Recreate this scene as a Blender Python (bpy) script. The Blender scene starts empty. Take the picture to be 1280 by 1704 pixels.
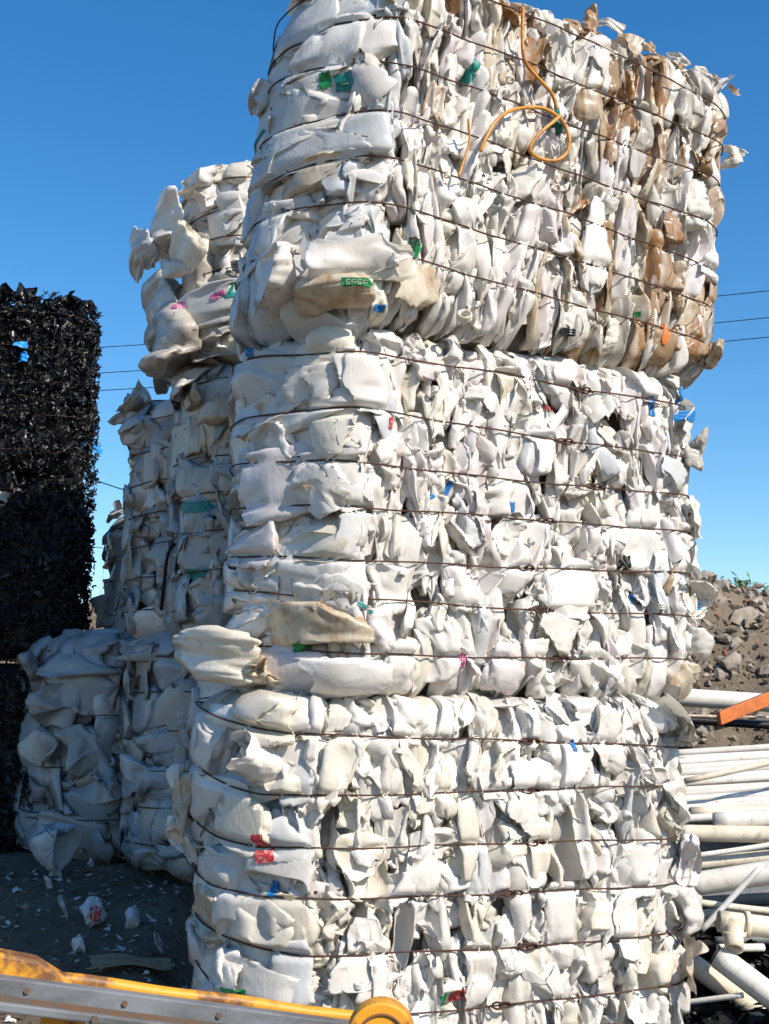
import bpy, math
import numpy as np
from mathutils import Vector
from mathutils.bvhtree import BVHTree

C = bpy.context.scene.collection
scene = bpy.context.scene
PI = math.pi

# ------------------------------------------------------------------ camera
FPX, PW, PH = 2200.0, 1280.0, 1704.0
EYE = 1.6
TH = math.atan((1200 - PH / 2) / FPX)
SN, CS = math.sin(TH), math.cos(TH)
cam = bpy.data.cameras.new('camera')
camo = bpy.data.objects.new('camera', cam)
C.objects.link(camo)
camo.location = (0, 0, EYE)
camo.rotation_euler = (PI / 2 + TH, 0, 0)
cam.sensor_fit = 'HORIZONTAL'
cam.sensor_width = 36
cam.lens = 36 * FPX / PW
cam.clip_start = 0.05
cam.clip_end = 900
scene.camera = camo

# ------------------------------------------------------------------ sky and sun
SUN_AZ, SUN_EL = math.radians(134), math.radians(39)     # azimuth clockwise from +Y
world = bpy.data.worlds.new('World')
scene.world = world
world.use_nodes = True
wn = world.node_tree
bg = wn.nodes['Background']
sky = wn.nodes.new('ShaderNodeTexSky')
sky.sky_type = 'NISHITA'
sky.sun_disc = False
sky.sun_elevation = SUN_EL
sky.sun_rotation = SUN_AZ
sky.altitude = 0
sky.air_density = 1.0
sky.dust_density = 0.2
sky.ozone_density = 2.5
hsv = wn.nodes.new('ShaderNodeHueSaturation')
hsv.inputs['Saturation'].default_value = 1.36
wn.links.new(sky.outputs[0], hsv.inputs['Color'])
wn.links.new(hsv.outputs[0], bg.inputs[0])
bg.inputs[1].default_value = 0.13
sl = bpy.data.lights.new('sun', 'SUN')
sl.energy = 5.0
sl.angle = math.radians(0.5)
sl.color = (1.0, 0.90, 0.78)
so = bpy.data.objects.new('sun', sl)
C.objects.link(so)
sd = Vector((math.sin(SUN_AZ) * math.cos(SUN_EL), math.cos(SUN_AZ) * math.cos(SUN_EL), math.sin(SUN_EL)))
so.rotation_euler = sd.to_track_quat('Z', 'Y').to_euler()
so.location = (6, -6, 12)
scene.view_settings.view_transform = 'Standard'
scene.view_settings.look = 'None'
scene.view_settings.exposure = 0.40
scene.view_settings.gamma = 1.0
scene.view_settings.use_curve_mapping = False
scene.cycles.max_bounces = 6
scene.cycles.diffuse_bounces = 3
scene.cycles.glossy_bounces = 2
scene.cycles.transmission_bounces = 2
scene.cycles.transparent_max_bounces = 4
scene.cycles.caustics_reflective = False
scene.cycles.caustics_refractive = False


def slope(py):
    up = (PH / 2 - py) / FPX
    return (SN + up * CS) / (CS - up * SN)


def ratio(px, py):
    up = (PH / 2 - py) / FPX
    return (px - PW / 2) / FPX / (CS - up * SN)


def at(px, py, Y):
    """the point of the place seen at a pixel of the photograph, Y metres ahead"""
    return np.array([ratio(px, py) * Y, Y, EYE + slope(py) * Y])


# ------------------------------------------------------------------ materials
def new_mat(name):
    m = bpy.data.materials.new(name)
    m.use_nodes = True
    nt = m.node_tree
    return m, nt, nt.nodes['Principled BSDF']


def N(nt, kind, **kw):
    n = nt.nodes.new(kind)
    for k, v in kw.items():
        setattr(n, k, v)
    return n


def ramp(nt, src, p0, p1, c0=(0, 0, 0, 1), c1=(1, 1, 1, 1)):
    r = N(nt, 'ShaderNodeValToRGB')
    r.color_ramp.elements[0].position = p0
    r.color_ramp.elements[1].position = p1
    r.color_ramp.elements[0].color = c0
    r.color_ramp.elements[1].color = c1
    nt.links.new(src, r.inputs[0])
    return r.outputs[0]


def mix(nt, fac, a, b):
    m = N(nt, 'ShaderNodeMix', data_type='RGBA')
    for s, v in ((m.inputs[0], fac), (m.inputs[6], a), (m.inputs[7], b)):
        if hasattr(v, 'links'):
            nt.links.new(v, s)
        else:
            s.default_value = v if not isinstance(v, tuple) else (*v[:3], 1)
    return m.outputs[2]


def noise(nt, vec, scale, detail=4, rough=0.6, out=0, dist=0.0):
    n = N(nt, 'ShaderNodeTexNoise')
    n.inputs['Scale'].default_value = scale
    n.inputs['Detail'].default_value = detail
    n.inputs['Roughness'].default_value = rough
    n.inputs['Distortion'].default_value = dist
    if vec is not None:
        nt.links.new(vec, n.inputs['Vector'])
    return n.outputs[out]


def coords(nt, stretch=(1, 1, 1), rnd=True):
    tc = N(nt, 'ShaderNodeTexCoord')
    mp = N(nt, 'ShaderNodeMapping')
    mp.inputs['Scale'].default_value = stretch
    nt.links.new(tc.outputs['Object'], mp.inputs['Vector'])
    if rnd:
        oi = N(nt, 'ShaderNodeObjectInfo')
        mu = N(nt, 'ShaderNodeMath', operation='MULTIPLY')
        mu.inputs[1].default_value = 40
        nt.links.new(oi.outputs['Random'], mu.inputs[0])
        cb = N(nt, 'ShaderNodeCombineXYZ')
        nt.links.new(mu.outputs[0], cb.inputs[0])
        nt.links.new(mu.outputs[0], cb.inputs[2])
        nt.links.new(cb.outputs[0], mp.inputs['Location'])
    return mp.outputs[0]


def plastic(name, base, dirt=(0.20, 0.14, 0.085), amount=0.35, streak=0.3, rough=0.25, trans=0.22, stain=None, stain_amt=0.0, bump=0.25):
    """weathered blow-moulded plastic: soft sheen, scuffs, grime specks and streaks, a little light through it"""
    m, nt, b = new_mat(name)
    v = coords(nt)
    vs = coords(nt, (1, 1, 0.22))
    col = mix(nt, ramp(nt, noise(nt, v, 5, 3), 0.35, 0.7), base, tuple(c * k for c, k in zip(base, (0.86, 0.83, 0.78))))
    if stain:
        col = mix(nt, ramp(nt, noise(nt, coords(nt, (1, 1, 0.35)), 8, 7, 0.7, dist=0.8), 0.62 - 0.3 * stain_amt, 0.80 - 0.25 * stain_amt), col, stain)
    s1 = ramp(nt, noise(nt, v, 16, 8, 0.75, dist=0.4), 0.60 - 0.1 * amount, 0.80)
    ma = N(nt, 'ShaderNodeMath', operation='MULTIPLY')
    ma.inputs[1].default_value = min(1, amount * 1.5)
    nt.links.new(s1, ma.inputs[0])
    col = mix(nt, ma.outputs[0], col, dirt)
    s2 = ramp(nt, noise(nt, vs, 34, 5, 0.7), 0.58, 0.78)
    mb = N(nt, 'ShaderNodeMath', operation='MULTIPLY')
    mb.inputs[1].default_value = streak
    nt.links.new(s2, mb.inputs[0])
    col = mix(nt, mb.outputs[0], col, tuple(0.5 * c + 0.5 * d for c, d in zip(base, dirt)))
    s3 = ramp(nt, noise(nt, v, 70, 3, 0.6), 0.70, 0.76)
    mc = N(nt, 'ShaderNodeMath', operation='MULTIPLY')
    mc.inputs[1].default_value = min(0.9, amount)
    nt.links.new(s3, mc.inputs[0])
    col = mix(nt, mc.outputs[0], col, (0.05, 0.04, 0.035))
    nt.links.new(col, b.inputs['Base Color'])
    b.inputs['Roughness'].default_value = rough
    b.inputs['Specular IOR Level'].default_value = 0.45
    nt.links.new(ramp(nt, s1, 0, 1, (rough,) * 3 + (1,), (0.75,) * 3 + (1,)), b.inputs['Roughness'])
    nn = noise(nt, coords(nt, (1, 1, 0.45)), 11, 4, 0.55, dist=0.5)
    sb = N(nt, 'ShaderNodeMath', operation='SUBTRACT'); sb.inputs[1].default_value = 0.5
    nt.links.new(nn, sb.inputs[0])
    ab = N(nt, 'ShaderNodeMath', operation='ABSOLUTE'); nt.links.new(sb.outputs[0], ab.inputs[0])
    sq = N(nt, 'ShaderNodeMath', operation='POWER'); sq.inputs[1].default_value = 0.6
    nt.links.new(ab.outputs[0], sq.inputs[0])
    b0 = N(nt, 'ShaderNodeBump')
    b0.inputs['Strength'].default_value = bump * 1.0
    b0.inputs['Distance'].default_value = 0.012
    nt.links.new(sq.outputs[0], b0.inputs['Height'])
    bp = N(nt, 'ShaderNodeBump')
    bp.inputs['Strength'].default_value = bump
    bp.inputs['Distance'].default_value = 0.005
    nt.links.new(noise(nt, v, 42, 5, 0.65, dist=0.8), bp.inputs['Height'])
    nt.links.new(b0.outputs[0], bp.inputs['Normal'])
    nt.links.new(bp.outputs[0], b.inputs['Normal'])
    if trans > 0:
        tr = N(nt, 'ShaderNodeBsdfTranslucent')
        nt.links.new(col, tr.inputs[0])
        mx = N(nt, 'ShaderNodeMixShader')
        mx.inputs[0].default_value = trans
        out = nt.nodes['Material Output']
        nt.links.new(b.outputs[0], mx.inputs[1])
        nt.links.new(tr.outputs[0], mx.inputs[2])
        nt.links.new(mx.outputs[0], out.inputs[0])
    return m


def simple(name, base, rough=0.6, metal=0.0, var=0.25, scale=12, bump=0.3, dist=0.01, second=None, p=(0.45, 0.62), stretch=(1, 1, 1), spec=0.4):
    m, nt, b = new_mat(name)
    v = coords(nt, stretch)
    c2 = second if second else tuple(c * (1 - var) for c in base)
    col = mix(nt, ramp(nt, noise(nt, v, scale, 7, 0.68), p[0], p[1]), base, c2)
    nt.links.new(col, b.inputs['Base Color'])
    b.inputs['Roughness'].default_value = rough
    b.inputs['Metallic'].default_value = metal
    b.inputs['Specular IOR Level'].default_value = spec
    bp = N(nt, 'ShaderNodeBump')
    bp.inputs['Strength'].default_value = bump
    bp.inputs['Distance'].default_value = dist
    nt.links.new(noise(nt, v, scale * 2.5, 6, 0.65), bp.inputs['Height'])
    nt.links.new(bp.outputs[0], b.inputs['Normal'])
    return m


M = {}
M['white'] = plastic('clean_white_plastic', (0.83, 0.81, 0.775), amount=0.28, streak=0.25)
M['white2'] = plastic('scuffed_white_plastic', (0.78, 0.755, 0.71), amount=0.6, streak=0.5)
M['pink'] = plastic('pinkish_white_plastic', (0.77, 0.725, 0.715), amount=0.4, streak=0.4)
M['cream'] = plastic('cream_plastic', (0.79, 0.75, 0.65), amount=0.5, streak=0.45)
M['grey'] = plastic('greyish_plastic', (0.66, 0.67, 0.67), amount=0.35, streak=0.35, trans=0.22)
M['blueish'] = plastic('bluish_milky_plastic', (0.68, 0.71, 0.73), amount=0.2, streak=0.2, trans=0.25)
M['tan'] = plastic('tan_stained_plastic', (0.68, 0.60, 0.47), amount=0.6, streak=0.5, stain=(0.40, 0.24, 0.11), stain_amt=0.5)
M['stain'] = plastic('rust_stained_plastic', (0.70, 0.64, 0.55), amount=0.6, streak=0.6, stain=(0.34, 0.165, 0.055), stain_amt=0.85)
M['dirty'] = plastic('dirty_grey_plastic', (0.60, 0.57, 0.52), dirt=(0.12, 0.10, 0.07), amount=0.75, streak=0.7, stain=(0.25, 0.20, 0.13), stain_amt=0.35)
M['brown'] = plastic('brown_crackled_plastic', (0.42, 0.29, 0.17), dirt=(0.12, 0.07, 0.03), amount=0.7, streak=0.5)
M['shade'] = plastic('shade_darkened_grey_plastic', (0.40, 0.39, 0.375), dirt=(0.14, 0.12, 0.10), amount=0.8, streak=0.7, trans=0.12)  # grimy grey plastic, base also darkened to deepen shade on rear bales
M['shade2'] = plastic('shade_darkened_bluish_plastic', (0.36, 0.39, 0.42), dirt=(0.12, 0.11, 0.10), amount=0.7, streak=0.6, trans=0.12)  # bluish counterpart, its base lowered the same way for shade
M['core'] = plastic('packed_inner_plastic', (0.40, 0.37, 0.33), dirt=(0.1, 0.08, 0.06), amount=0.8, streak=0.6, trans=0, bump=1.0)
M['black'] = simple('black_plastic', (0.008, 0.009, 0.011), rough=0.32, var=0.5, bump=0.5, dist=0.004, spec=0.4)
M['black2'] = simple('dull_black_plastic', (0.012, 0.012, 0.014), rough=0.45, var=0.6, spec=0.3, second=(0.006, 0.007, 0.006), bump=0.5, dist=0.004)
M['dgrey'] = simple('dark_grey_plastic', (0.045, 0.045, 0.05), rough=0.3, var=0.5, bump=0.4, dist=0.004)
M['wire'] = simple('rusty_wire', (0.085, 0.036, 0.022), rough=0.8, metal=0.1, second=(0.035, 0.022, 0.018), scale=30, bump=0.2, dist=0.001)
M['green'] = simple('green_printed_film', (0.02, 0.26, 0.07), rough=0.4, second=(0.01, 0.14, 0.05), scale=40)
M['teal'] = simple('teal_film', (0.02, 0.24, 0.20), rough=0.4, second=(0.01, 0.12, 0.11), scale=40)
M['blue'] = simple('blue_printed_film', (0.01, 0.16, 0.42), rough=0.4, second=(0.01, 0.07, 0.2), scale=50, p=(0.5, 0.7))
M['cyan'] = simple('bright_blue_film', (0.03, 0.34, 0.85), rough=0.4, second=(0.02, 0.2, 0.6), scale=30)
M['red'] = simple('red_printed_film', (0.45, 0.03, 0.035), rough=0.45, second=(0.6, 0.3, 0.28), scale=60, p=(0.5, 0.6))
M['magenta'] = simple('magenta_print', (0.45, 0.06, 0.22), rough=0.45, second=(0.6, 0.45, 0.5), scale=60, p=(0.5, 0.6))
M['strap'] = simple('amber_plastic_strap', (0.55, 0.25, 0.035), rough=0.35, second=(0.35, 0.14, 0.03), scale=14)
M['pipe'] = plastic('white_pipe_plastic', (0.74, 0.72, 0.67), amount=0.65, streak=0.6, trans=0.0, rough=0.3, bump=0.1)
M['pipe2'] = plastic('cream_pipe_plastic', (0.72, 0.66, 0.53), amount=0.8, streak=0.7, trans=0.0, rough=0.35, bump=0.1)
M['pipeg'] = simple('grey_pipe_plastic', (0.17, 0.18, 0.19), rough=0.4)
M['orange'] = simple('orange_plastic', (0.62, 0.17, 0.03), rough=0.45, second=(0.4, 0.12, 0.04), scale=6)
M['yellow'] = simple('chipped_yellow_paint', (0.66, 0.29, 0.018), rough=0.5, second=(0.16, 0.07, 0.025), scale=7, p=(0.50, 0.60), bump=0.6, dist=0.004)
M['steel'] = simple('worn_grey_steel', (0.17, 0.185, 0.20), rough=0.65, second=(0.075, 0.075, 0.075), scale=9, stretch=(0.3, 1, 1), bump=0.5, dist=0.004, p=(0.42, 0.66), spec=0.25)
M['rusty'] = simple('rusty_dirty_steel', (0.11, 0.09, 0.075), rough=0.85, second=(0.17, 0.08, 0.035), scale=8, bump=0.6, dist=0.004, spec=0.15)
M['concrete'] = simple('broken_concrete', (0.34, 0.295, 0.245), rough=0.95, second=(0.2, 0.165, 0.125), scale=9, bump=0.8, dist=0.02)
M['brick'] = simple('red_brick', (0.36, 0.13, 0.07), rough=0.9, var=0.4, scale=12, bump=0.6)
M['leafg'] = simple('green_weed', (0.09, 0.19, 0.035), rough=0.6, var=0.4, scale=8)
M['dry'] = simple('dry_weed', (0.30, 0.23, 0.12), rough=0.8, var=0.4, scale=8)
M['paper'] = simple('pale_scrap', (0.55, 0.54, 0.52), rough=0.7, var=0.4, scale=25)


def soil(name, a, b_, c):
    m, nt, b = new_mat(name)
    v = coords(nt, rnd=False)
    col = mix(nt, ramp(nt, noise(nt, v, 1.3, 8, 0.7), 0.4, 0.62), a, b_)
    col = mix(nt, ramp(nt, noise(nt, v, 18, 6, 0.75), 0.55, 0.66), col, c)
    nt.links.new(col, b.inputs['Base Color'])
    b.inputs['Roughness'].default_value = 0.95
    b.inputs['Specular IOR Level'].default_value = 0.2
    bp = N(nt, 'ShaderNodeBump')
    bp.inputs['Strength'].default_value = 1
    bp.inputs['Distance'].default_value = 0.03
    nt.links.new(noise(nt, v, 22, 9, 0.75), bp.inputs['Height'])
    nt.links.new(bp.outputs[0], b.inputs['Normal'])
    return m


M['ground'] = soil('dark_littered_soil', (0.135, 0.10, 0.07), (0.22, 0.175, 0.125), (0.06, 0.045, 0.033))
M['earth'] = soil('rubble_earth', (0.21, 0.17, 0.125), (0.13, 0.105, 0.08), (0.30, 0.255, 0.20))


# ------------------------------------------------------------------ object helpers
def link(name, verts, faces, mat, parent=None, origin=None, smooth=True):
    v = np.asarray(verts, float)
    o3 = np.asarray(origin if origin is not None else (0, 0, 0), float)
    me = bpy.data.meshes.new(name)
    me.from_pydata((v - o3).tolist(), [], faces)
    me.materials.append(mat)
    if smooth:
        me.shade_smooth()
    o = bpy.data.objects.new(name, me)
    C.objects.link(o)
    if parent is not None:
        o.parent = parent
        o.location = o3 - np.array(WORLDLOC.get(parent.name, (0, 0, 0)))
    else:
        o.location = o3
    WORLDLOC[o.name] = tuple(o3)
    return o


WORLDLOC = {}


def empty(name, loc, label, cat, group=None):
    o = bpy.data.objects.new(name, None)
    C.objects.link(o)
    o.location = loc
    o.empty_display_size = 0.2
    WORLDLOC[o.name] = tuple(loc)
    tag(o, label, cat, group)
    return o


def tag(o, label=None, cat=None, group=None, kind=None):
    if label: o['label'] = label
    if cat: o['category'] = cat
    if group: o['group'] = group
    if kind: o['kind'] = kind
    return o


_topo = {}


def grid_faces(nu, nv, wrap=True):
    """nu around, nv along"""
    k = (nu, nv, wrap)
    if k not in _topo:
        f = []
        for j in range(nv - 1):
            for i in range(nu if wrap else nu - 1):
                i2 = (i + 1) % nu
                f.append((j * nu + i, j * nu + i2, (j + 1) * nu + i2, (j + 1) * nu + i))
        _topo[k] = f
    return _topo[k]


def tube(pts, r, sides=8, closed=False, caps=True):
    pts = np.asarray(pts, float)
    n = len(pts)
    if closed:
        t = np.roll(pts, -1, 0) - np.roll(pts, 1, 0)
    else:
        t = np.gradient(pts, axis=0)
    t /= np.linalg.norm(t, axis=1)[:, None] + 1e-12
    up = np.tile(np.array([0.03, 0.02, 1.0]), (n, 1))
    bad = np.abs(t[:, 2]) > 0.95
    if bad.mean() > 0.5:
        up[:] = (1.0, 0.05, 0.02)
    s = np.cross(t, up)
    s /= np.linalg.norm(s, axis=1)[:, None] + 1e-9
    u = np.cross(s, t)
    r = np.broadcast_to(np.asarray(r, float), (n,))
    a = np.arange(sides) * 2 * PI / sides
    v = pts[:, None] + r[:, None, None] * (np.cos(a)[None, :, None] * s[:, None] + np.sin(a)[None, :, None] * u[:, None])
    v = v.reshape(-1, 3)
    f = list(grid_faces(sides, n))
    if closed:
        f += [((n - 1) * sides + i, (n - 1) * sides + (i + 1) % sides, (i + 1) % sides, i) for i in range(sides)]
    elif caps:
        f += [tuple(range(sides))[::-1], tuple((n - 1) * sides + i for i in range(sides))]
    return v, f


def join(lst):
    vs, fs, k = [], [], 0
    for v, f in lst:
        vs.append(np.asarray(v, float))
        fs += [tuple(i + k for i in q) for q in f]
        k += len(v)
    return np.concatenate(vs), fs


def box(c, x, y, z):
    """box from centre and three half-edge vectors"""
    c, x, y, z = (np.asarray(q, float) for q in (c, x, y, z))
    v = [c + a * x + b * y + d * z for d in (-1, 1) for b in (-1, 1) for a in (-1, 1)]
    f = [(0, 2, 3, 1), (4, 5, 7, 6), (0, 1, 5, 4), (2, 6, 7, 3), (0, 4, 6, 2), (1, 3, 7, 5)]
    return np.array(v), f


def bevel_box(name, c, x, y, z, mat, parent=None, w=0.006):
    v, f = box(c, x, y, z)
    o = link(name, v, f, mat, parent, origin=c, smooth=False)
    md = o.modifiers.new('b', 'BEVEL')
    md.width = w
    md.segments = 2
    return o


# ------------------------------------------------------------------ crushed shapes, local axes: a across, b up, c outward
def rot3(ax, ay, az):
    cx, sx, cy, sy, cz, sz = math.cos(ax), math.sin(ax), math.cos(ay), math.sin(ay), math.cos(az), math.sin(az)
    X = np.array([[1, 0, 0], [0, cx, -sx], [0, sx, cx]])
    Y = np.array([[cy, 0, sy], [0, 1, 0], [-sy, 0, cy]])
    Z = np.array([[cz, -sz, 0], [sz, cz, 0], [0, 0, 1]])
    return Z @ Y @ X


def tri(x):
    return np.arcsin(np.sin(x) * 0.985) * 2 / PI


def softmax0(x, k):
    return k * np.logaddexp(0, x / k)


def container(rng, nth=30, nt=26, dents=5, crumple=0.10, neck=None, cut=False, box_exp=None, bdamp=0.6, pleat=0.0, lobes=None, fine=0.07):
    """unit shape (-1..1) of a container after crushing; cut = open, torn end"""
    neck = rng.random() < 0.35 if neck is None else neck
    th = np.arange(nth) * 2 * PI / nth + rng.uniform(0, 1)
    t = np.linspace(-1, 1, nt)
    t = np.sign(t) * np.abs(t) ** 0.85
    p = rng.uniform(2.3, 6)
    r = np.clip(1 - np.abs(t) ** p, 0, 1) ** (1 / p)
    if neck:
        sh = rng.uniform(0.35, 0.6)
        u = np.clip((t - sh) / (0.86 - sh), 0, 1)
        r = np.where(t > sh, 1 + (0.27 - 1) * (u * u * (3 - 2 * u)), r)
        r = np.where(t < -0.6, np.clip(1 - np.abs(t) ** p, 0, 1) ** (1 / p), r)
    if cut:
        u = (t + 1) / 2
        r = np.where(t > 0, 1.0 + 0.12 * u * rng.uniform(-0.5, 1), r)
    else:
        r[-1] *= 0.25 if neck else 1
    r = np.maximum(r, 0.015)
    if not cut:
        r[-1] = 0.015
    r[0] = 0.015
    ex = box_exp or rng.uniform(2.0, 4.5)
    cx, sx = np.cos(th), np.sin(th)
    x = np.sign(cx) * np.abs(cx) ** (2 / ex)
    y = np.sign(sx) * np.abs(sx) ** (2 / ex)
    if lobes is None: lobes = rng.choice([0, 1, 2, 3, 4], p=[.15, .15, .3, .25, .15])
    if lobes:
        tt = t[:, None]
        Al = rng.uniform(0.2, 0.75) * (0.55 + 0.45 * np.sin(tt * rng.uniform(1, 3) + rng.uniform(0, 6)))
        ph = rng.uniform(0, 6) + rng.uniform(-.8, .8) * tt + 0.3 * np.sin(tt * rng.uniform(2, 5) + rng.uniform(0, 6))
        gro = 1 - np.abs(np.sin(lobes * th[None] / 2 + ph + 0.4 * np.sin(th[None] + ph))) ** 0.55
        m = 1 - Al * gro
        r = r[:, None] * m
    else:
        r = np.repeat(r[:, None], nth, 1)
    P = np.stack([r * x[None], np.repeat(t[:, None], nth, 1), r * y[None]], -1)
    if cut:   # ragged rim
        rag = 0.12 * tri(th * rng.integers(2, 5) + rng.uniform(0, 6)) + 0.08 * tri(th * 7 + rng.uniform(0, 6))
        P[:, :, 1] += np.clip((t[:, None] - 0.3) / 0.7, 0, 1) * rag[None] * 1.6
    P = P.reshape(-1, 3)
    # mirror-buckled dents: a shell pushed through a plane flips to the other side of it
    for _ in range(dents):
        n = rng.normal(size=3)
        n[1] *= bdamp
        n /= np.linalg.norm(n)
        e = np.max(P @ n)
        d = e * rng.uniform(0.25, 0.8)
        P = P - 1.75 * softmax0(P @ n - d, 0.03)[:, None] * n
    # sharp creases
    if crumple > 0:
        for k in range(5):
            q = rng.normal(size=3) * rng.uniform(1.2, 4.5)
            w = rng.normal(size=3) * 2.5
            f = tri(P @ q + 0.7 * np.sin(P @ w) + rng.uniform(0, 6))
            dv = rng.normal(size=3)
            dv[1] *= 0.4
            dv /= np.linalg.norm(dv)
            P = P + (crumple * rng.uniform(0.4, 1.1) / (0.6 + 0.25 * k)) * f[:, None] * dv
    if fine > 0:
        nrm = P / (np.linalg.norm(P, axis=1)[:, None] + 1e-6)
        for k in range(4):
            q = rng.normal(size=3) * rng.uniform(3, 7)
            q[1] *= 0.7
            w = rng.normal(size=3) * 3
            f = 1 - np.abs(tri(P @ q + 0.8 * np.sin(P @ w) + rng.uniform(0, 6)))
            P = P - fine * rng.uniform(0.5, 1.2) * (f ** 2.5)[:, None] * nrm
    if pleat > 0:
        k = rng.uniform(2.2, 5.5)
        ph = P[:, 0] * k + 0.5 * np.sin(P[:, 1] * rng.uniform(1, 3) + rng.uniform(0, 6)) + rng.uniform(0, 6)
        g = 0.5 + 0.5 * np.sin(P[:, 1] * rng.uniform(1, 2.5) + rng.uniform(0, 6))
        P[:, 2] += pleat * g * tri(ph)
        P[:, 0] += 0.35 * pleat * np.sin(P[:, 1] * rng.uniform(1.5, 4) + rng.uniform(0, 6))
    lo, hi = P.min(0), P.max(0)
    P = (P - (lo + hi) / 2) / ((hi - lo) / 2)
    return P, grid_faces(nth, nt)


def sheet(rng, nu=22, nv=16, curl=1.0, folds=4, amp=0.2):
    """unit crumpled sheet with ragged edge and curled margin"""
    u, v = np.meshgrid(np.linspace(-1, 1, nu), np.linspace(-1, 1, nv))
    a = np.arctan2(v, u)
    rr = 1 + 0.10 * tri(a * 3 + rng.uniform(0, 6)) + 0.08 * tri(a * 8 + rng.uniform(0, 6))
    P = np.stack([u * rr, v * rr, 0 * u], -1).reshape(-1, 3)
    k = rng.uniform(0.4, 1.1) * curl
    P[:, 2] -= k * 0.5 * (P[:, 0] ** 2) * (1 if rng.random() < .7 else -1)
    for _ in range(folds):
        q = rng.normal(size=2) * rng.uniform(1.5, 5)
        w = rng.normal(size=2) * 2
        s = P[:, 0] * q[0] + P[:, 1] * q[1] + 0.8 * np.sin(P[:, 0] * w[0] + P[:, 1] * w[1]) + rng.uniform(0, 6)
        P[:, 2] += amp * rng.uniform(0.4, 1) * tri(s)
        P[:, 0] += 0.25 * amp * tri(s * 0.7 + 1)
    for _ in range(2):
        n = rng.normal(size=3)
        n[2] *= 0.3
        n /= np.linalg.norm(n)
        d = np.max(P @ n) * rng.uniform(0.45, 0.85)
        P = P - 1.7 * softmax0(P @ n - d, 0.04)[:, None] * n + 0.5 * softmax0(P @ n - d, 0.04)[:, None] * np.array([0, 0, 0.6])
    return P, grid_faces(nu, nv, False)


# ------------------------------------------------------------------ bales
def catmull_closed_poly(poly, rad):
    """polygon with each corner replaced by a quadratic arc of its own radius"""
    out = []
    n = len(poly)
    for i in range(n):
        p, a, b = np.array(poly[i]), np.array(poly[i - 1]), np.array(poly[(i + 1) % n])
        da, db = a - p, b - p
        la, lb = np.linalg.norm(da), np.linalg.norm(db)
        r = min(rad[i], la * 0.49, lb * 0.49)
        A, B = p + da / la * r, p + db / lb * r
        for t in np.linspace(0, 1, 9):
            out.append((1 - t) ** 2 * A + 2 * t * (1 - t) * p + t * t * B)
    return np.array(out)


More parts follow.
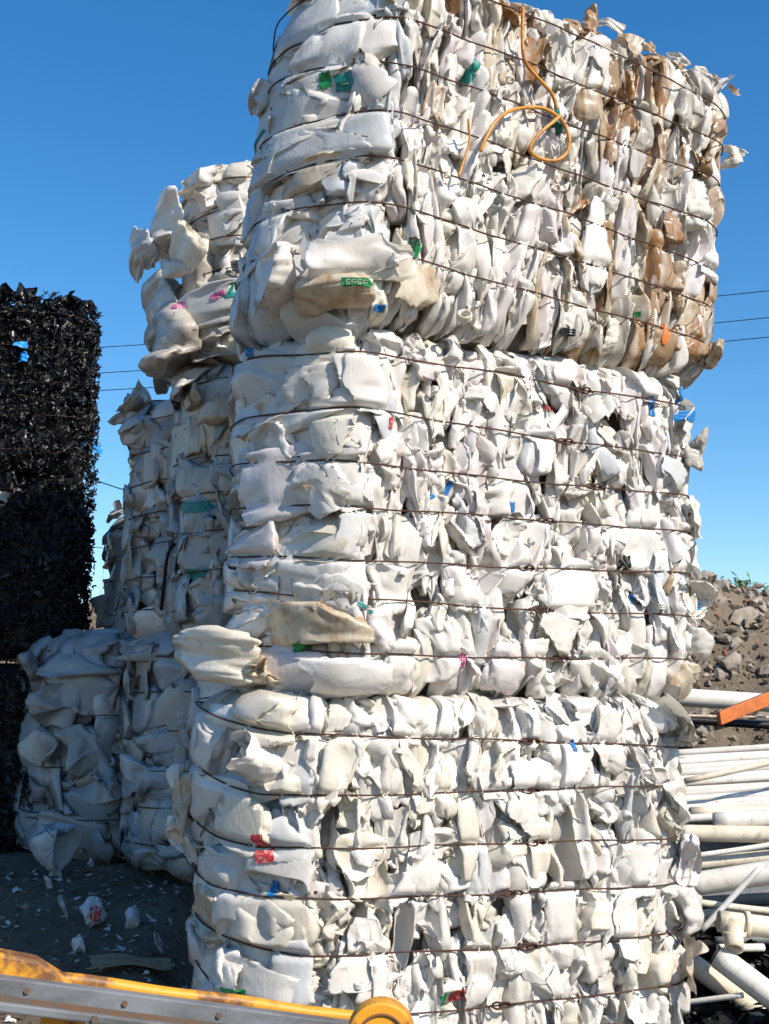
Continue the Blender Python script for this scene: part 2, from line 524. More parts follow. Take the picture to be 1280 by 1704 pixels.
class Bale:
    def __init__(self, name, label, Nc, rv, W, z0, z1, bulge=0.2, rad=(0.14, 0.25), shear=(0, 0), group=None, cat='plastic bale', bow=0.0):
        self.z0, self.z1, self.H = z0, z1, z1 - z0
        Nc, rv = np.array(Nc, float), np.array(rv, float)
        L = np.linalg.norm(rv)
        r = rv / L
        p = np.array([-r[1], r[0]])
        self.L, self.W = L, W
        poly = [Nc + p * W, Nc + p * W * 0.5 - r * bulge, Nc, Nc + rv, Nc + rv + p * W * 0.5 + r * 0.1, Nc + rv + p * W]
        radl = [0.25, 0.45, rad[0], rad[1], 0.4, 0.25]
        if bow:
            poly.insert(3, Nc + rv * 0.5 - p * bow)
            radl.insert(3, 0.8)
        pts = catmull_closed_poly(poly, radl)
        # ordering: back-left -> near corner -> right -> back
        seg = np.linalg.norm(np.diff(np.vstack([pts, pts[:1]]), axis=0), axis=1)
        s = np.concatenate([[0], np.cumsum(seg)])
        i0 = np.argmin(np.linalg.norm(pts - Nc, axis=1))
        self.per = s[-1]
        self.s0 = s[i0]
        dense = np.linspace(0, self.per, 500, endpoint=False)
        cl = np.vstack([pts, pts[:1]])
        X = np.interp(dense, s, cl[:, 0]); Y = np.interp(dense, s, cl[:, 1])
        t = np.stack([np.roll(X, -1) - np.roll(X, 1), np.roll(Y, -1) - np.roll(Y, 1)], 1)
        for _ in range(4):
            t = (np.roll(t, 1, 0) + t + np.roll(t, -1, 0)) / 3
        t /= np.linalg.norm(t, axis=1)[:, None]
        self.ds, self.X, self.Y = dense, X, Y
        self.nx, self.ny = t[:, 1], -t[:, 0]
        self.shear = shear
        self.wires = []          # each: (s array, z array)
        self.root = empty(name, (Nc[0], Nc[1], z0), label, cat, group)
        self.group = group
        self.pinch, self.bul, self.wlev = 0.0, 0.055, 0.014
        self.tris = []
        self.edge_in = 0.09

    def curve(self, s):
        d = np.mod(np.asarray(s, float) + self.s0, self.per)
        f = lambda A: np.interp(d, self.ds, A, period=self.per)
        return f(self.X), f(self.Y), f(self.nx), f(self.ny)

    def surf(self, s, z, out):
        x, y, nx, ny = self.curve(s)
        k = np.asarray(z) - self.z0
        l = np.hypot(nx, ny)
        return np.stack([x + nx / l * out + self.shear[0] * k, y + ny / l * out + self.shear[1] * k, np.asarray(z) + 0 * x], -1)

    def hit(self, px, py):
        """(s, z) of the bale's side under a pixel of the photograph"""
        z = 0.5 * (self.z0 + self.z1)
        for _ in range(4):
            k = z - self.z0
            X, Y = self.X + self.shear[0] * k, self.Y + self.shear[1] * k
            q = X - ratio(px, py) * Y
            j = np.where((q * np.roll(q, -1)) <= 0)[0]
            if len(j) == 0:
                i = int(np.argmin(np.abs(q / Y)))
                f = 0.0
            else:
                i = int(j[np.argmin(Y[j])])
                i2 = (i + 1) % len(q)
                f = q[i] / (q[i] - q[i2] + 1e-12)
            i2 = (i + 1) % len(q)
            yy = Y[i] * (1 - f) + Y[i2] * f
            z = EYE + slope(py) * yy
        s = self.ds[i] + f * (self.ds[1] - self.ds[0]) - self.s0
        if s > self.per / 2: s -= self.per
        if s < -self.per / 2: s += self.per
        return s, z

    def add_wire(self, pix=None, z=None):
        if pix is not None:
            q = sorted(self.hit(*p) for p in pix)
            self.wires.append((np.array([a for a, _ in q]), np.array([b for _, b in q])))
        else:
            rg = np.random.default_rng(int(z * 1000))
            s = np.linspace(-self.W, self.L, 5)
            self.wires.append((s, z + rg.normal(0, 0.012, 5)))

    def wire_z(self, w, s):
        return np.interp(s, w[0], w[1])

    def limit(self, s, z):
        m = np.full(np.shape(s), self.bul + self.pinch)
        for w in self.wires:
            d = (z - self.wire_z(w, s)) / 0.017
            m = np.minimum(m, self.wlev + (self.bul + self.pinch - self.wlev) * (1 - np.exp(-d * d)))
        return m

    def warp(self, s, z, out, free=0.0):
        m0 = self.limit(s, z)
        lim = self.bul + self.pinch
        m = m0 + free * (np.clip(m0 / lim, 0, 1) ** 2 if free < 0.09 else 1)
        e = np.minimum(z - self.z0, self.z1 - z)
        out = out - self.edge_in * np.exp(-np.maximum(e, -0.05) / 0.07)
        # shapes narrow under the wires
        out = out - 0.05 * (lim - m0)
        return m - softmax0(m - out, 0.007)

    def add(self, shape, s, z, out, dims, mat, R=None, name='crushed_container', free=0.0, parent=None, keep=True):
        P, F = shape
        Q = P * (np.array(dims) / 2)
        if R is not None:
            Q = Q @ R.T
        a, b, c = Q[:, 0], Q[:, 1], Q[:, 2]
        ss, zz = s + a, z + b
        oo = self.warp(ss, zz, out + c, free)
        V = self.surf(ss, zz, oo)
        o = link(name, V, F, mat, parent or self.root, origin=V.mean(0))
        if keep:
            self.tris.append((V, F))
        return o

    def core(self, inset=0.15, mat=None):
        rg = np.random.default_rng(5)
        ns, nz = 150, 26
        s = np.linspace(0, self.per, ns, endpoint=False)
        z = np.linspace(self.z0 + 0.015, self.z1 - 0.03, nz)
        S, Z = np.meshgrid(s, z)
        o = -inset + 0.02 * tri(S * 31 + 2 * np.sin(Z * 17)) + 0.02 * tri(S * 13 + Z * 9 + np.sin(Z * 30))
        e = np.minimum(Z - self.z0, self.z1 - Z)
        o = o - 0.06 * np.exp(-e / 0.05)
        V = self.surf(S.ravel(), Z.ravel(), o.ravel())
        F = list(grid_faces(ns, nz))
        top = V[-ns:].mean(0); bot = V[:ns].mean(0)
        k = len(V)
        V = np.vstack([V, top[None], bot[None]])
        F += [((nz - 1) * ns + i, (nz - 1) * ns + (i + 1) % ns, k) for i in range(ns)]
        F += [((i + 1) % ns, i, k + 1) for i in range(ns)]
        return link('packed_core', V, F, mat or M['core'], self.root, origin=V.mean(0))

    def build_wires(self, r=0.0032, sides=6, knots=None):
        for i, w in enumerate(self.wires):
            s = np.linspace(-self.per / 2, self.per / 2, 160, endpoint=False)
            z = self.wire_z(w, s) + 0.003 * np.sin(s * 9 + i)
            V = self.surf(s, z, np.full(len(s), 0.022) + 0.003 * np.sin(s * 23 + i * 2))
            v, f = tube(V, r, sides, closed=True)
            wo = link('baling_wire', v, f, M['wire'], self.root, origin=V[0])
            if knots and i < len(knots) and knots[i]:
                ks, kz = self.hit(*knots[i])
                kz = self.wire_z(w, ks) + 0.003 * math.sin(ks * 9 + i)
                lp = []
                for dx, tilt in ((-0.017, 0.35), (0.017, -0.35)):
                    a = np.linspace(0, 2 * PI, 20, endpoint=False)
                    aa = dx + 0.026 * np.cos(a)
                    bb = 0.0125 * np.sin(a)
                    cc = 0.026 + 0.008 * np.sin(a) * np.sign(dx) + 0.004 * np.cos(a)
                    lp.append(tube(self.surf(ks + aa, kz + bb, cc), 0.0050, 6, closed=True))
                for dx in (-0.055, 0.055):
                    a = np.linspace(0, 14, 40)
                    aa = dx + np.linspace(-0.018, 0.018, 40)
                    lp.append(tube(self.surf(ks + aa, kz + 0.005 * np.sin(a), 0.022 + 0.005 * np.cos(a)), 0.0028, 5))
                v, f = join(lp)
                link('wire_knot', v, f, M['wire'], wo, origin=v.mean(0))

    def bvh(self):
        vs, fs = join([(V, F) for V, F in self.tris])
        self._b = BVHTree.FromPolygons([tuple(v) for v in vs], fs)
        return self._b

    def scrap(self, px, py, w, h, roll, mat, name='printed_label', label=None, lift=0.004, seed=0):
        """film scrap or printed patch lying on whatever plastic is at the surface there"""
        rg = np.random.default_rng(seed + int(px * 3 + py))
        s, z = self.hit(px, py)
        nu, nv = 12, 10
        u, v = np.meshgrid(np.linspace(-1, 1, nu), np.linspace(-1, 1, nv))
        ang = np.arctan2(v, u)
        rr = 1 + 0.12 * tri(ang * 2 + rg.uniform(0, 6)) + 0.10 * tri(ang * 5 + rg.uniform(0, 6))
        a, b = u * rr * w / 2, v * rr * h / 2
        c, sn = math.cos(roll), math.sin(roll)
        S, Z = s + (a * c - b * sn).ravel(), z + (a * sn + b * c).ravel()
        P0 = self.surf(S, Z, np.full(len(S), 0.25))
        P1 = self.surf(S, Z, np.full(len(S), -0.2))
        V, last = [], 0.25
        for p, q in zip(P0, P1):
            d = Vector(q - p)
            L = d.length
            d.normalize()
            h_ = self._b.ray_cast(Vector(p), d, L)
            dist = h_[3] if h_[0] is not None else last
            last = dist
            V.append(np.array(p) + np.array(d) * (dist - lift - 0.003 * rg.random()))
        V = np.array(V)
        o = link(name, V, grid_faces(nu, nv, False), mat, self.root, origin=V.mean(0))
        if label: o['label'] = label
        return o

    def seen_s(self):
        return -self.W * 1.25, self.L + 0.35


def pick(rng, table):
    k = list(table)
    w = np.array([table[q] for q in k], float)
    return M[k[rng.choice(len(k), p=w / w.sum())]]


CLEAN = dict(white=6, white2=4, pink=3, cream=1.3, grey=0.8, blueish=0.4, tan=0.15)
LOWER = dict(white=4, white2=4, cream=4, pink=0.7, grey=0.8)


def fill(B, seed, table, colw=(0.05, 0.12), rowh=(0.13, 0.32), res=(32, 26), srange=None, endcap=True, top=True, broad=16, tfun=None, dep=(0.13, 0.22), cap=300, back=260, backmat='white2'):
    rng = np.random.default_rng(seed)
    lo, hi = srange or (-B.W * 1.15, B.L + 0.25)
    cnt = 0
    mat_at = (lambda s, z: pick(rng, tfun(s, z))) if tfun else (lambda s, z: pick(rng, table))
    H = B.H
    # long side: narrow columns, seen edge on
    s = -0.14
    while s < hi:
        w = rng.uniform(*colw)
        z = B.z0 - rng.uniform(0, 0.12)
        while z < B.z1 - 0.04:
            h = rng.uniform(*rowh)
            zc = z + h / 2
            if zc + h / 2 > B.z1 + 0.03:
                h = max(0.1, B.z1 + 0.02 - z); zc = z + h / 2
            sc = s + w / 2 + rng.normal(0, 0.012)
            hh = h * rng.uniform(1.05, 1.4)
            wd = w * rng.uniform(1.3, 2.1)
            z_lo, z_hi = B.z0 + hh / 2 - 0.01, B.z1 - hh / 2 + 0.015
            zc = min(max(zc, z_lo), z_hi) if z_hi > z_lo else (B.z0 + B.z1) / 2
            shp = container(rng, *res, dents=rng.integers(3, 9), crumple=rng.uniform(0.05, 0.15), cut=rng.random() < 0.25, pleat=rng.choice([0, 0.2, 0.45]))
            R = rot3(rng.normal(0, 0.16), rng.normal(0, 0.5), rng.normal(0, 0.13))
            if rng.random() < 0.5: R = R @ np.diag([1, -1, -1])
            d = rng.uniform(*dep)
            B.add(shp, sc, zc, rng.normal(0.002, 0.018) - d / 2 + 0.04, (wd, hh, d), mat_at(sc, zc), R)
            cnt += 1
            z += h
        s += w
    # broader faces among them
    for _ in range(broad):
        sc, zc = rng.uniform(0.08, B.L), rng.uniform(B.z0 + 0.12, B.z1 - 0.12)
        w, h = rng.uniform(0.14, 0.28), rng.uniform(0.16, 0.34)
        h = min(h, 2 * min(zc - B.z0, B.z1 - zc) + 0.03)
        shp = container(rng, *res, dents=rng.integers(4, 9), crumple=rng.uniform(0.05, 0.13), box_exp=2.6)
        R = rot3(rng.normal(0, 0.2), rng.normal(0, 0.4), rng.normal(0, 0.3))
        B.add(shp, sc, zc, rng.uniform(-0.035, 0.0), (w, h, rng.uniform(0.08, 0.13)), mat_at(sc, zc), R)
        cnt += 1
    # end: broad sides, lying across, wrapped by the wires
    if endcap:
        zs = sorted(float(B.wire_z(w, -0.3)) for w in B.wires)
        zs = [B.z0] + zs + [B.z1]
        for z0, z1 in zip(zs[:-1], zs[1:]):
            if z1 - z0 < 0.05: continue
            s = lo + rng.uniform(0, 0.1)
            while s < -0.07:
                w = rng.uniform(0.30, 0.60)
                if s + w > 0.03: w = max(0.16, 0.01 - s)
                for rep in range(2 if rng.random() < 0.35 else 1):
                    h = (z1 - z0) * rng.uniform(1.1, 1.8)
                    zc = (z0 + z1) / 2 + rng.normal(0, 0.02)
                    shp = container(rng, *res, dents=rng.integers(1, 6), crumple=rng.uniform(0.03, 0.08), box_exp=5, bdamp=1.4, cut=rng.random() < 0.25)
                    R = rot3(rng.normal(0, 0.12), rng.normal(0, 0.12), rng.normal(0, 0.16))
                    if rng.random() < 0.5:
                        R = R @ rot3(0, 0, PI / 2)
                        dm = (h, w * 1.3, rng.uniform(0.1, 0.17))
                    else:
                        dm = (w * 1.3, h, rng.uniform(0.1, 0.17))
                    B.add(shp, s + w / 2, zc, rng.uniform(-0.05, -0.005), dm, mat_at(s, zc), R)
                    cnt += 1
                s += w * rng.uniform(0.75, 0.95)
    # joined smaller pieces filling behind the outer ones
    lst = []
    for _ in range(back):
        sc, zc = rng.uniform(lo, hi), rng.uniform(B.z0 + 0.05, B.z1 - 0.05)
        P, F = container(rng, 16, 13, dents=4, crumple=0.12)
        if sc > 0:
            dm = (rng.uniform(0.05, 0.12), rng.uniform(0.16, 0.34), 0.12)
        else:
            dm = (rng.uniform(0.16, 0.34), rng.uniform(0.08, 0.18), 0.10)
        Q = (P * (np.array(dm) / 2)) @ rot3(rng.normal(0, .15), rng.normal(0, .4), rng.normal(0, .15)).T
        lst.append((B.surf(sc + Q[:, 0], zc + Q[:, 1], B.warp(sc + Q[:, 0], zc + Q[:, 1], rng.uniform(-0.075, -0.04) + Q[:, 2])), F))
    if lst:
        v, f = join(lst)
        tag(link('packed_filling', v, f, M[backmat], B.root, origin=v.mean(0)), kind='stuff')
    if top:
        s = lo + 0.2
        while s < B.L + 0.15:
            w = rng.uniform(0.12, 0.26)
            shp = container(rng, *res, dents=4, crumple=0.1)
            B.add(shp, s, B.z1 - 0.035 + rng.normal(0, 0.012), -rng.uniform(0.10, 0.2), (w * 1.3, rng.uniform(0.08, 0.14), 0.3), mat_at(s, B.z1), rot3(rng.normal(0, .1), rng.normal(0, .3), rng.normal(0, .15)))
            s += w
            cnt += 1
    return cnt


G1 = 'bales of crushed white plastic in the near stack'
mid = Bale('plastic_bale', 'pale crushed plastic bale in the middle of the near stack, blue film upper right', (-0.145, 5.8), (1.80, 1.045), 1.2, EYE + slope(1162) * 5.8, EYE + slope(533) * 5.8, bulge=0.34, group=G1, shear=(0.0, 0.0))
low = Bale('plastic_bale', 'cream and white crushed plastic bale at the bottom of the tall near stack', (-0.353, 5.7), (1.816, 0.80), 1.2, 0.0, mid.z0 + 0.005, bulge=0.33, rad=(0.3, 0.25), group=G1)
TZ0 = mid.z1 + 0.005
top = Bale('plastic_bale', 'brown stained crushed plastic bale on top of the tall near stack', (-0.10, 5.72), (1.90, 1.22), 1.2, TZ0, EYE + slope(-95) * 5.7, bulge=0.36, group=G1, shear=(0.11, 0.02))

for pl in ([(447, 75), (519, 0), (625, -52), (807, 0), (988, 75), (1140, 150), (1226, 197)],
           [(440, 125), (507, 75), (567, 42), (661, 34), (860, 101), (1025, 169), (1202, 250)],
           [(445, 167), (564, 112), (659, 110), (800, 154), (1063, 255), (1194, 310)],
           [(414, 259), (492, 214), (624, 187), (800, 235), (995, 308), (1187, 385)],
           [(402, 345), (530, 276), (607, 262), (800, 313), (950, 361), (1175, 449)],
           [(410, 397), (492, 352), (605, 338), (800, 389), (988, 445), (1160, 503)],
           [(405, 450), (500, 425), (605, 416), (800, 466), (1115, 552), (1165, 570)]):
    top.add_wire(pl)
for pl in ([(396, 610), (445, 595), (528, 591), (678, 601), (820, 620), (965, 650), (1136, 682)],
           [(389, 715), (453, 691), (550, 681), (820, 717), (935, 735), (1166, 767)],
           [(379, 781), (528, 768), (603, 772), (820, 797), (982, 812), (1154, 829)],
           [(381, 852), (614, 847), (820, 860), (905, 868), (1158, 890)],
           [(378, 928), (580, 933), (820, 944), (869, 946), (1154, 957)],
           [(383, 978), (528, 997), (820, 1012), (895, 1017), (1158, 1027)],
           [(390, 1066), (441, 1076), (603, 1089), (820, 1095), (927, 1096), (1150, 1097)]):
    mid.add_wire(pl)
for pl in ([(332, 1167), (382, 1199), (484, 1220), (607, 1226), (750, 1229), (878, 1233), (1140, 1243)],
           [(326, 1261), (382, 1304), (439, 1321), (514, 1324), (750, 1319), (880, 1314), (1140, 1304)],
           [(319, 1355), (364, 1389), (431, 1409), (532, 1411), (750, 1406), (886, 1401), (1140, 1392)],
           [(315, 1437), (360, 1471), (439, 1492), (532, 1494), (750, 1490), (850, 1485), (1150, 1467)],
           [(311, 1501), (382, 1559), (439, 1578), (502, 1588), (750, 1580), (875, 1575), (1150, 1545)],
           [(311, 1557), (345, 1617), (371, 1650), (500, 1690), (688, 1685), (830, 1672), (1150, 1630)]):
    low.add_wire(pl)
low.add_wire(z=0.12)


def top_table(s, z):
    u = s / top.L
    zr = (z - top.z0) / top.H
    if s < 0.05: return dict(grey=4, white=3, blueish=3, white2=2, tan=0.5)
    if u > 0.55 and (zr > 0.62 or zr < 0.35): return dict(stain=6, tan=2.5, dirty=3, white2=1.5, brown=0.8)
    if u > 0.5: return dict(white2=3.5, dirty=3, tan=2.5, pink=1.5, stain=2, white=1)
    if zr > 0.6: return dict(white=3.5, white2=3, tan=2.5, pink=2, stain=1.2, cream=1)
    return dict(white=5, pink=3, white2=3, cream=1.5, tan=0.6)


print('top', fill(top, 11, None, tfun=top_table, colw=(0.045, 0.10), rowh=(0.20, 0.44), broad=8))
print('mid', fill(mid, 22, CLEAN, colw=(0.05, 0.12), rowh=(0.16, 0.38), broad=18))
print('low', fill(low, 33, LOWER, colw=(0.055, 0.125), rowh=(0.16, 0.38), broad=18))
for b in (top, mid, low):
    b.core()
top.build_wires(0.0042)
mid.build_wires(0.0042, knots=[(965, 650), (935, 735), (983, 812), (903, 867), (870, 946), (897, 1018), (928, 1097)])
low.build_wires(0.0042, knots=[(878, 1233), (878, 1313), (887, 1401), (850, 1485), (875, 1575), (830, 1672)])

# ------------------------------------------------------------------ standout pieces of the near stack
def hero(B, px, py, wpx, hpx, dpx=None, out=0.02, roll=0.0, mat='white', free=0.0, seed=0, cut=False, neck=False, dents=4, crumple=0.07, yaw=None, pitch=None, label=None, name='crushed_container', res=(40, 32), k=0.00268, box_exp=None, kind='c'):
    rg = np.random.default_rng(int(px * 7 + py * 3 + seed))
    yaw = rg.normal(0, .3) if yaw is None else yaw
    pitch = rg.normal(0, .18) if pitch is None else pitch
    s, z = B.hit(px, py)
    k = float(np.hypot(*B.surf(s, z, 0.0)[:2])) / FPX
    if kind == 'c':
        shp = container(rg, *res, dents=dents, crumple=crumple, cut=cut, neck=neck, box_exp=box_exp, pleat=rg.choice([0, .15, .3]), lobes=0 if cut else None)
    else:
        shp = sheet(rg, 30, 22, curl=1.0, folds=4, amp=0.18)
    dims = (wpx * k * 1.08, hpx * k, (dpx or min(wpx, hpx) * 0.7) * k)
    if abs(roll) > 0.9:
        dims = (dims[1], dims[0], dims[2])
    o = B.add(shp, s, z, out, dims, M[mat], rot3(pitch, yaw, roll), free=free, name=name)
    if label: o['label'] = label
    return o


HP = PI / 2
# top bale, end side: broad pale sheets wrapped round, bundle spilling out at the lower corner
hero(top, 585, 452, 150, 120, out=0.10, free=0.3, seed=1, cut=True, crumple=0.12, dents=6)
hero(top, 470, 474, 150, 95, out=0.09, free=0.3, roll=0.3, mat='white2', seed=3, dents=3)
hero(top, 560, 497, 120, 60, out=0.12, free=0.3, roll=0.1, mat='tan', seed=2, dents=5)
hero(top, 690, 480, 80, 90, out=0.05, free=0.2, mat='tan', kind='s', seed=5)
hero(top, 655, 455, 70, 80, out=0.06, free=0.2, mat='cream', kind='s', seed=6)
hero(top, 420, 172, 70, 62, out=0.06, free=0.25, mat='grey', seed=4)
hero(top, 545, 75, 200, 85, out=-0.01, mat='grey', roll=0.35, seed=2, dents=2, crumple=0.05, dpx=50)
hero(top, 540, 150, 170, 70, out=-0.01, mat='grey', roll=0.2, seed=8, dents=2, crumple=0.04, dpx=50)
hero(top, 530, 215, 220, 45, out=0.02, mat='white', roll=0.22, seed=9, dents=4, crumple=0.08, dpx=40)
hero(top, 500, 300, 200, 62, out=-0.01, mat='tan', roll=0.12, seed=10, dents=1, crumple=0.03, dpx=50)
hero(top, 575, 300, 80, 60, out=0.0, mat='blueish', seed=11, dents=2, crumple=0.04, dpx=45)
hero(top, 560, 375, 120, 65, out=0.01, mat='white', roll=0.2, seed=12, dents=4)
hero(top, 450, 385, 90, 60, out=0.0, mat='white2', roll=0.4, seed=13)
for x, y, w, h, m, sd in ((720, 180, 36, 90, 'stain', 1), (770, 400, 90, 150, 'white', 2), (880, 470, 60, 150, 'white2', 3), (890, 300, 42, 110, 'white', 4),
                          (1050, 215, 85, 110, 'dirty', 5), (1085, 300, 50, 90, 'tan', 6), (1000, 120, 70, 100, 'white2', 7), (1160, 340, 60, 100, 'white2', 8),
                          (1175, 425, 50, 100, 'white', 9), (1110, 460, 70, 90, 'stain', 10), (1150, 560, 90, 80, 'stain', 11), (1100, 575, 60, 60, 'brown', 12),
                          (990, 400, 60, 200, 'white', 13), (1040, 380, 40, 170, 'pink', 14), (700, 330, 40, 100, 'white', 15), (830, 220, 36, 120, 'white', 16),
                          (955, 530, 60, 100, 'white2', 17), (1020, 560, 50, 60, 'cream', 18), (745, 130, 32, 90, 'white', 19), (1110, 380, 60, 60, 'stain', 20)):
    hero(top, x, y, w, h, out=0.0, mat=m, seed=sd, dents=3, crumple=0.06, dpx=35, roll=0.1 * math.sin(x))
# middle bale
hero(mid, 560, 600, 120, 130, out=0.035, free=0.06, mat='cream', kind='s', seed=1, roll=-0.2)
hero(mid, 600, 640, 80, 110, out=0.03, free=0.02, mat='white', seed=2, dents=5, crumple=0.1)
hero(mid, 520, 645, 100, 80, out=0.02, mat='white2', seed=3, dents=3)
hero(mid, 520, 700, 150, 45, out=0.04, free=0.05, mat='white', kind='s', seed=5, roll=0.15)
hero(mid, 555, 735, 90, 80, out=0.03, mat='cream', seed=6, box_exp=4)
hero(mid, 440, 750, 120, 90, out=0.0, mat='grey', seed=7, dents=2, dpx=40)
hero(mid, 535, 815, 110, 80, out=0.04, free=0.03, mat='white2', seed=8, dents=4, cut=True, roll=-0.6)
hero(mid, 590, 800, 90, 110, out=0.02, mat='white', seed=9, roll=0.5)
hero(mid, 430, 820, 120, 70, out=-0.01, mat='white2', seed=10, dents=1, dpx=40, crumple=0.03, box_exp=6)
hero(mid, 510, 895, 150, 80, out=0.04, free=0.05, mat='cream', kind='s', seed=11)
hero(mid, 590, 905, 70, 110, out=0.01, mat='white', seed=12, dents=3)
hero(mid, 440, 955, 110, 70, out=-0.01, mat='dirty', seed=13, dents=1, dpx=40, crumple=0.03)
hero(mid, 535, 962, 110, 62, out=0.0, mat='white2', seed=14, dents=1, dpx=40, crumple=0.03, box_exp=6)
hero(mid, 520, 1035, 190, 80, out=0.035, free=0.05, mat='tan', seed=15, dents=4, crumple=0.07)
hero(mid, 410, 1092, 165, 95, out=0.15, free=0.4, mat='cream', seed=16, dents=4, crumple=0.10, roll=-0.15)
hero(mid, 440, 1125, 90, 60, out=0.10, free=0.4, mat='tan', seed=17, dents=5)
hero(mid, 575, 1124, 140, 72, out=0.06, free=0.2, mat='white', seed=18, dents=2, crumple=0.04, cut=True, roll=HP + 0.1, pitch=0.1, yaw=0)
hero(mid, 660, 1110, 60, 95, out=0.02, mat='white', seed=19, dents=3)
for x, y, w, h, m, sd in ((880, 735, 95, 120, 'white', 1), (800, 750, 60, 90, 'pink', 2), (930, 640, 60, 90, 'pink', 3), (850, 650, 60, 90, 'cream', 4), (940, 980, 110, 110, 'white', 5),
                          (730, 1080, 80, 110, 'white2', 6), (930, 1060, 100, 90, 'white2', 7), (840, 1110, 80, 90, 'pink', 8), (720, 870, 50, 100, 'white2', 9), (1060, 900, 60, 110, 'white', 10),
                          (700, 600, 60, 80, 'pink', 11), (760, 590, 50, 70, 'white', 12), (950, 590, 70, 60, 'white', 13), (1060, 640, 90, 60, 'white', 14), (1110, 800, 60, 80, 'grey', 15)):
    hero(mid, x, y, w, h, out=0.012, mat=m, seed=sd, dents=4, crumple=0.07, dpx=45, roll=0.15 * math.sin(x), box_exp=2.8)
hero(mid, 1005, 1122, 150, 62, out=0.015, mat='white', seed=21, dents=2, crumple=0.03, box_exp=6, roll=-0.5, dpx=40)
# spikes and flaps past the right-hand end
for B, x, y, w, h, m, sd, r in ((mid, 1163, 640, 90, 60, 'white', 1, .3), (mid, 1165, 690, 100, 45, 'white', 2, .5), (mid, 1160, 750, 50, 90, 'dirty', 3, 0), (mid, 1160, 860, 60, 80, 'cream', 4, .2),
                                (mid, 1160, 930, 80, 60, 'white', 5, -.4), (mid, 1160, 1000, 80, 80, 'white2', 6, .1), (mid, 1160, 1060, 70, 80, 'white', 7, 0), (mid, 1150, 1130, 100, 80, 'tan', 8, -.4),
                                (low, 1150, 1190, 110, 90, 'cream', 9, .1), (low, 1150, 1215, 110, 60, 'white2', 10, .2), (low, 1145, 1340, 120, 80, 'white2', 11, -.5), (low, 1140, 1430, 60, 100, 'pink', 12, 0),
                                (low, 1150, 1510, 70, 90, 'white2', 13, 0), (low, 1150, 1600, 90, 90, 'tan', 14, 0), (top, 1180, 590, 60, 50, 'tan', 15, 0)):
    hero(B, x - 6, y, w * 1.0, h * .85, out=0.06, free=0.3, mat=m, seed=sd, roll=r, dents=4, crumple=0.09, kind='s' if sd in (2, 4, 5, 8, 9, 11, 14) else 'c')
# bottom bale
hero(low, 410, 1185, 200, 85, out=0.02, free=0.03, mat='cream', seed=1, dents=2, crumple=0.04, box_exp=3.5, roll=-0.2)
hero(low, 350, 1240, 120, 110, out=0.0, mat='white2', seed=2, dents=3)
hero(low, 432, 1262, 72, 90, out=0.05, free=0.2, mat='white', seed=33, cut=True, dents=1, crumple=0.025, roll=0.5, pitch=0.95, yaw=-.3, dpx=70, label='white container with an open round mouth')
hero(low, 470, 1290, 60, 70, out=0.04, free=0.05, mat='cream', seed=4, kind='s')
hero(low, 390, 1360, 170, 100, out=0.0, mat='cream', seed=5, dents=2, crumple=0.05, roll=-0.3)
hero(low, 330, 1340, 90, 110, out=0.02, free=0.1, mat='tan', seed=6)
hero(low, 305, 1310, 50, 80, out=0.08, free=0.3, mat='white2', seed=7)
hero(low, 375, 1440, 160, 90, out=0.02, free=0.03, mat='white2', seed=8, kind='s')
hero(low, 305, 1400, 60, 90, out=0.07, free=0.3, mat='white2', seed=9)
hero(low, 430, 1530, 130, 85, out=0.02, mat='cream', seed=10, dents=5)
hero(low, 350, 1520, 110, 90, out=0.0, mat='tan', seed=11)
hero(low, 380, 1600, 130, 70, out=0.02, free=0.04, mat='white2', seed=12, roll=-0.3)
for x, y, w, h, m, sd in ((570, 1290, 80, 130, 'cream', 1), (625, 1300, 60, 130, 'white2', 2), (700, 1290, 80, 130, 'cream', 3), (870, 1210, 60, 70, 'white', 4), (810, 1280, 90, 110, 'white2', 5),
                          (875, 1350, 110, 90, 'white2', 6), (600, 1440, 90, 110, 'cream', 7), (700, 1440, 60, 110, 'white2', 8), (1040, 1450, 100, 90, 'white2', 9), (590, 1590, 90, 120, 'white2', 10),
                          (770, 1400, 50, 130, 'cream', 11), (870, 1430, 70, 110, 'white', 12), (930, 1540, 60, 140, 'white2', 13), (1040, 1540, 90, 110, 'white', 14), (660, 1200, 60, 90, 'white', 15),
                          (740, 1200, 70, 90, 'white', 16), (1010, 1230, 80, 110, 'white2', 17), (950, 1270, 70, 130, 'white', 18), (790, 1620, 60, 110, 'white2', 19), (900, 1640, 70, 100, 'white', 20)):
    hero(low, x, y, w, h, out=0.01, mat=m, seed=sd, dents=4, crumple=0.06, dpx=45, roll=0.15 * math.sin(x), box_exp=2.8)


def ring(B, px, py, r, h, mat, tilt=0.3, name='bottle_neck', th=3):
    """threaded neck standing out of the surface"""
    s, z = B.hit(px, py)
    c = B.surf(s, z, 0.045)
    lst = []
    prof = []
    for i in range(th):
        zz = i / th * h
        prof += [(r, zz), (r * 1.12, zz + h / th * 0.3), (r * 1.12, zz + h / th * 0.5), (r, zz + h / th * 0.8)]
    prof += [(r, h), (r * 0.82, h), (r * 0.8, 0)]
    n = 20
    a = np.arange(n) * 2 * PI / n
    V = np.concatenate([np.stack([p * np.cos(a), p * np.sin(a), np.full(n, q)], 1) for p, q in prof])
    R = rot3(tilt, 0.1, 0)
    V = V @ R.T + c
    return link(name, V, list(grid_faces(n, len(prof))), mat, B.root, origin=c)


ring(top, 935, 562, 0.036, 0.035, M['dgrey'], tilt=0.2)
ring(top, 763, 534, 0.034, 0.03, M['cream'], tilt=0.9, name='bottle_cap')
ring(mid, 548, 1110, 0.03, 0.04, M['white'], tilt=1.2)

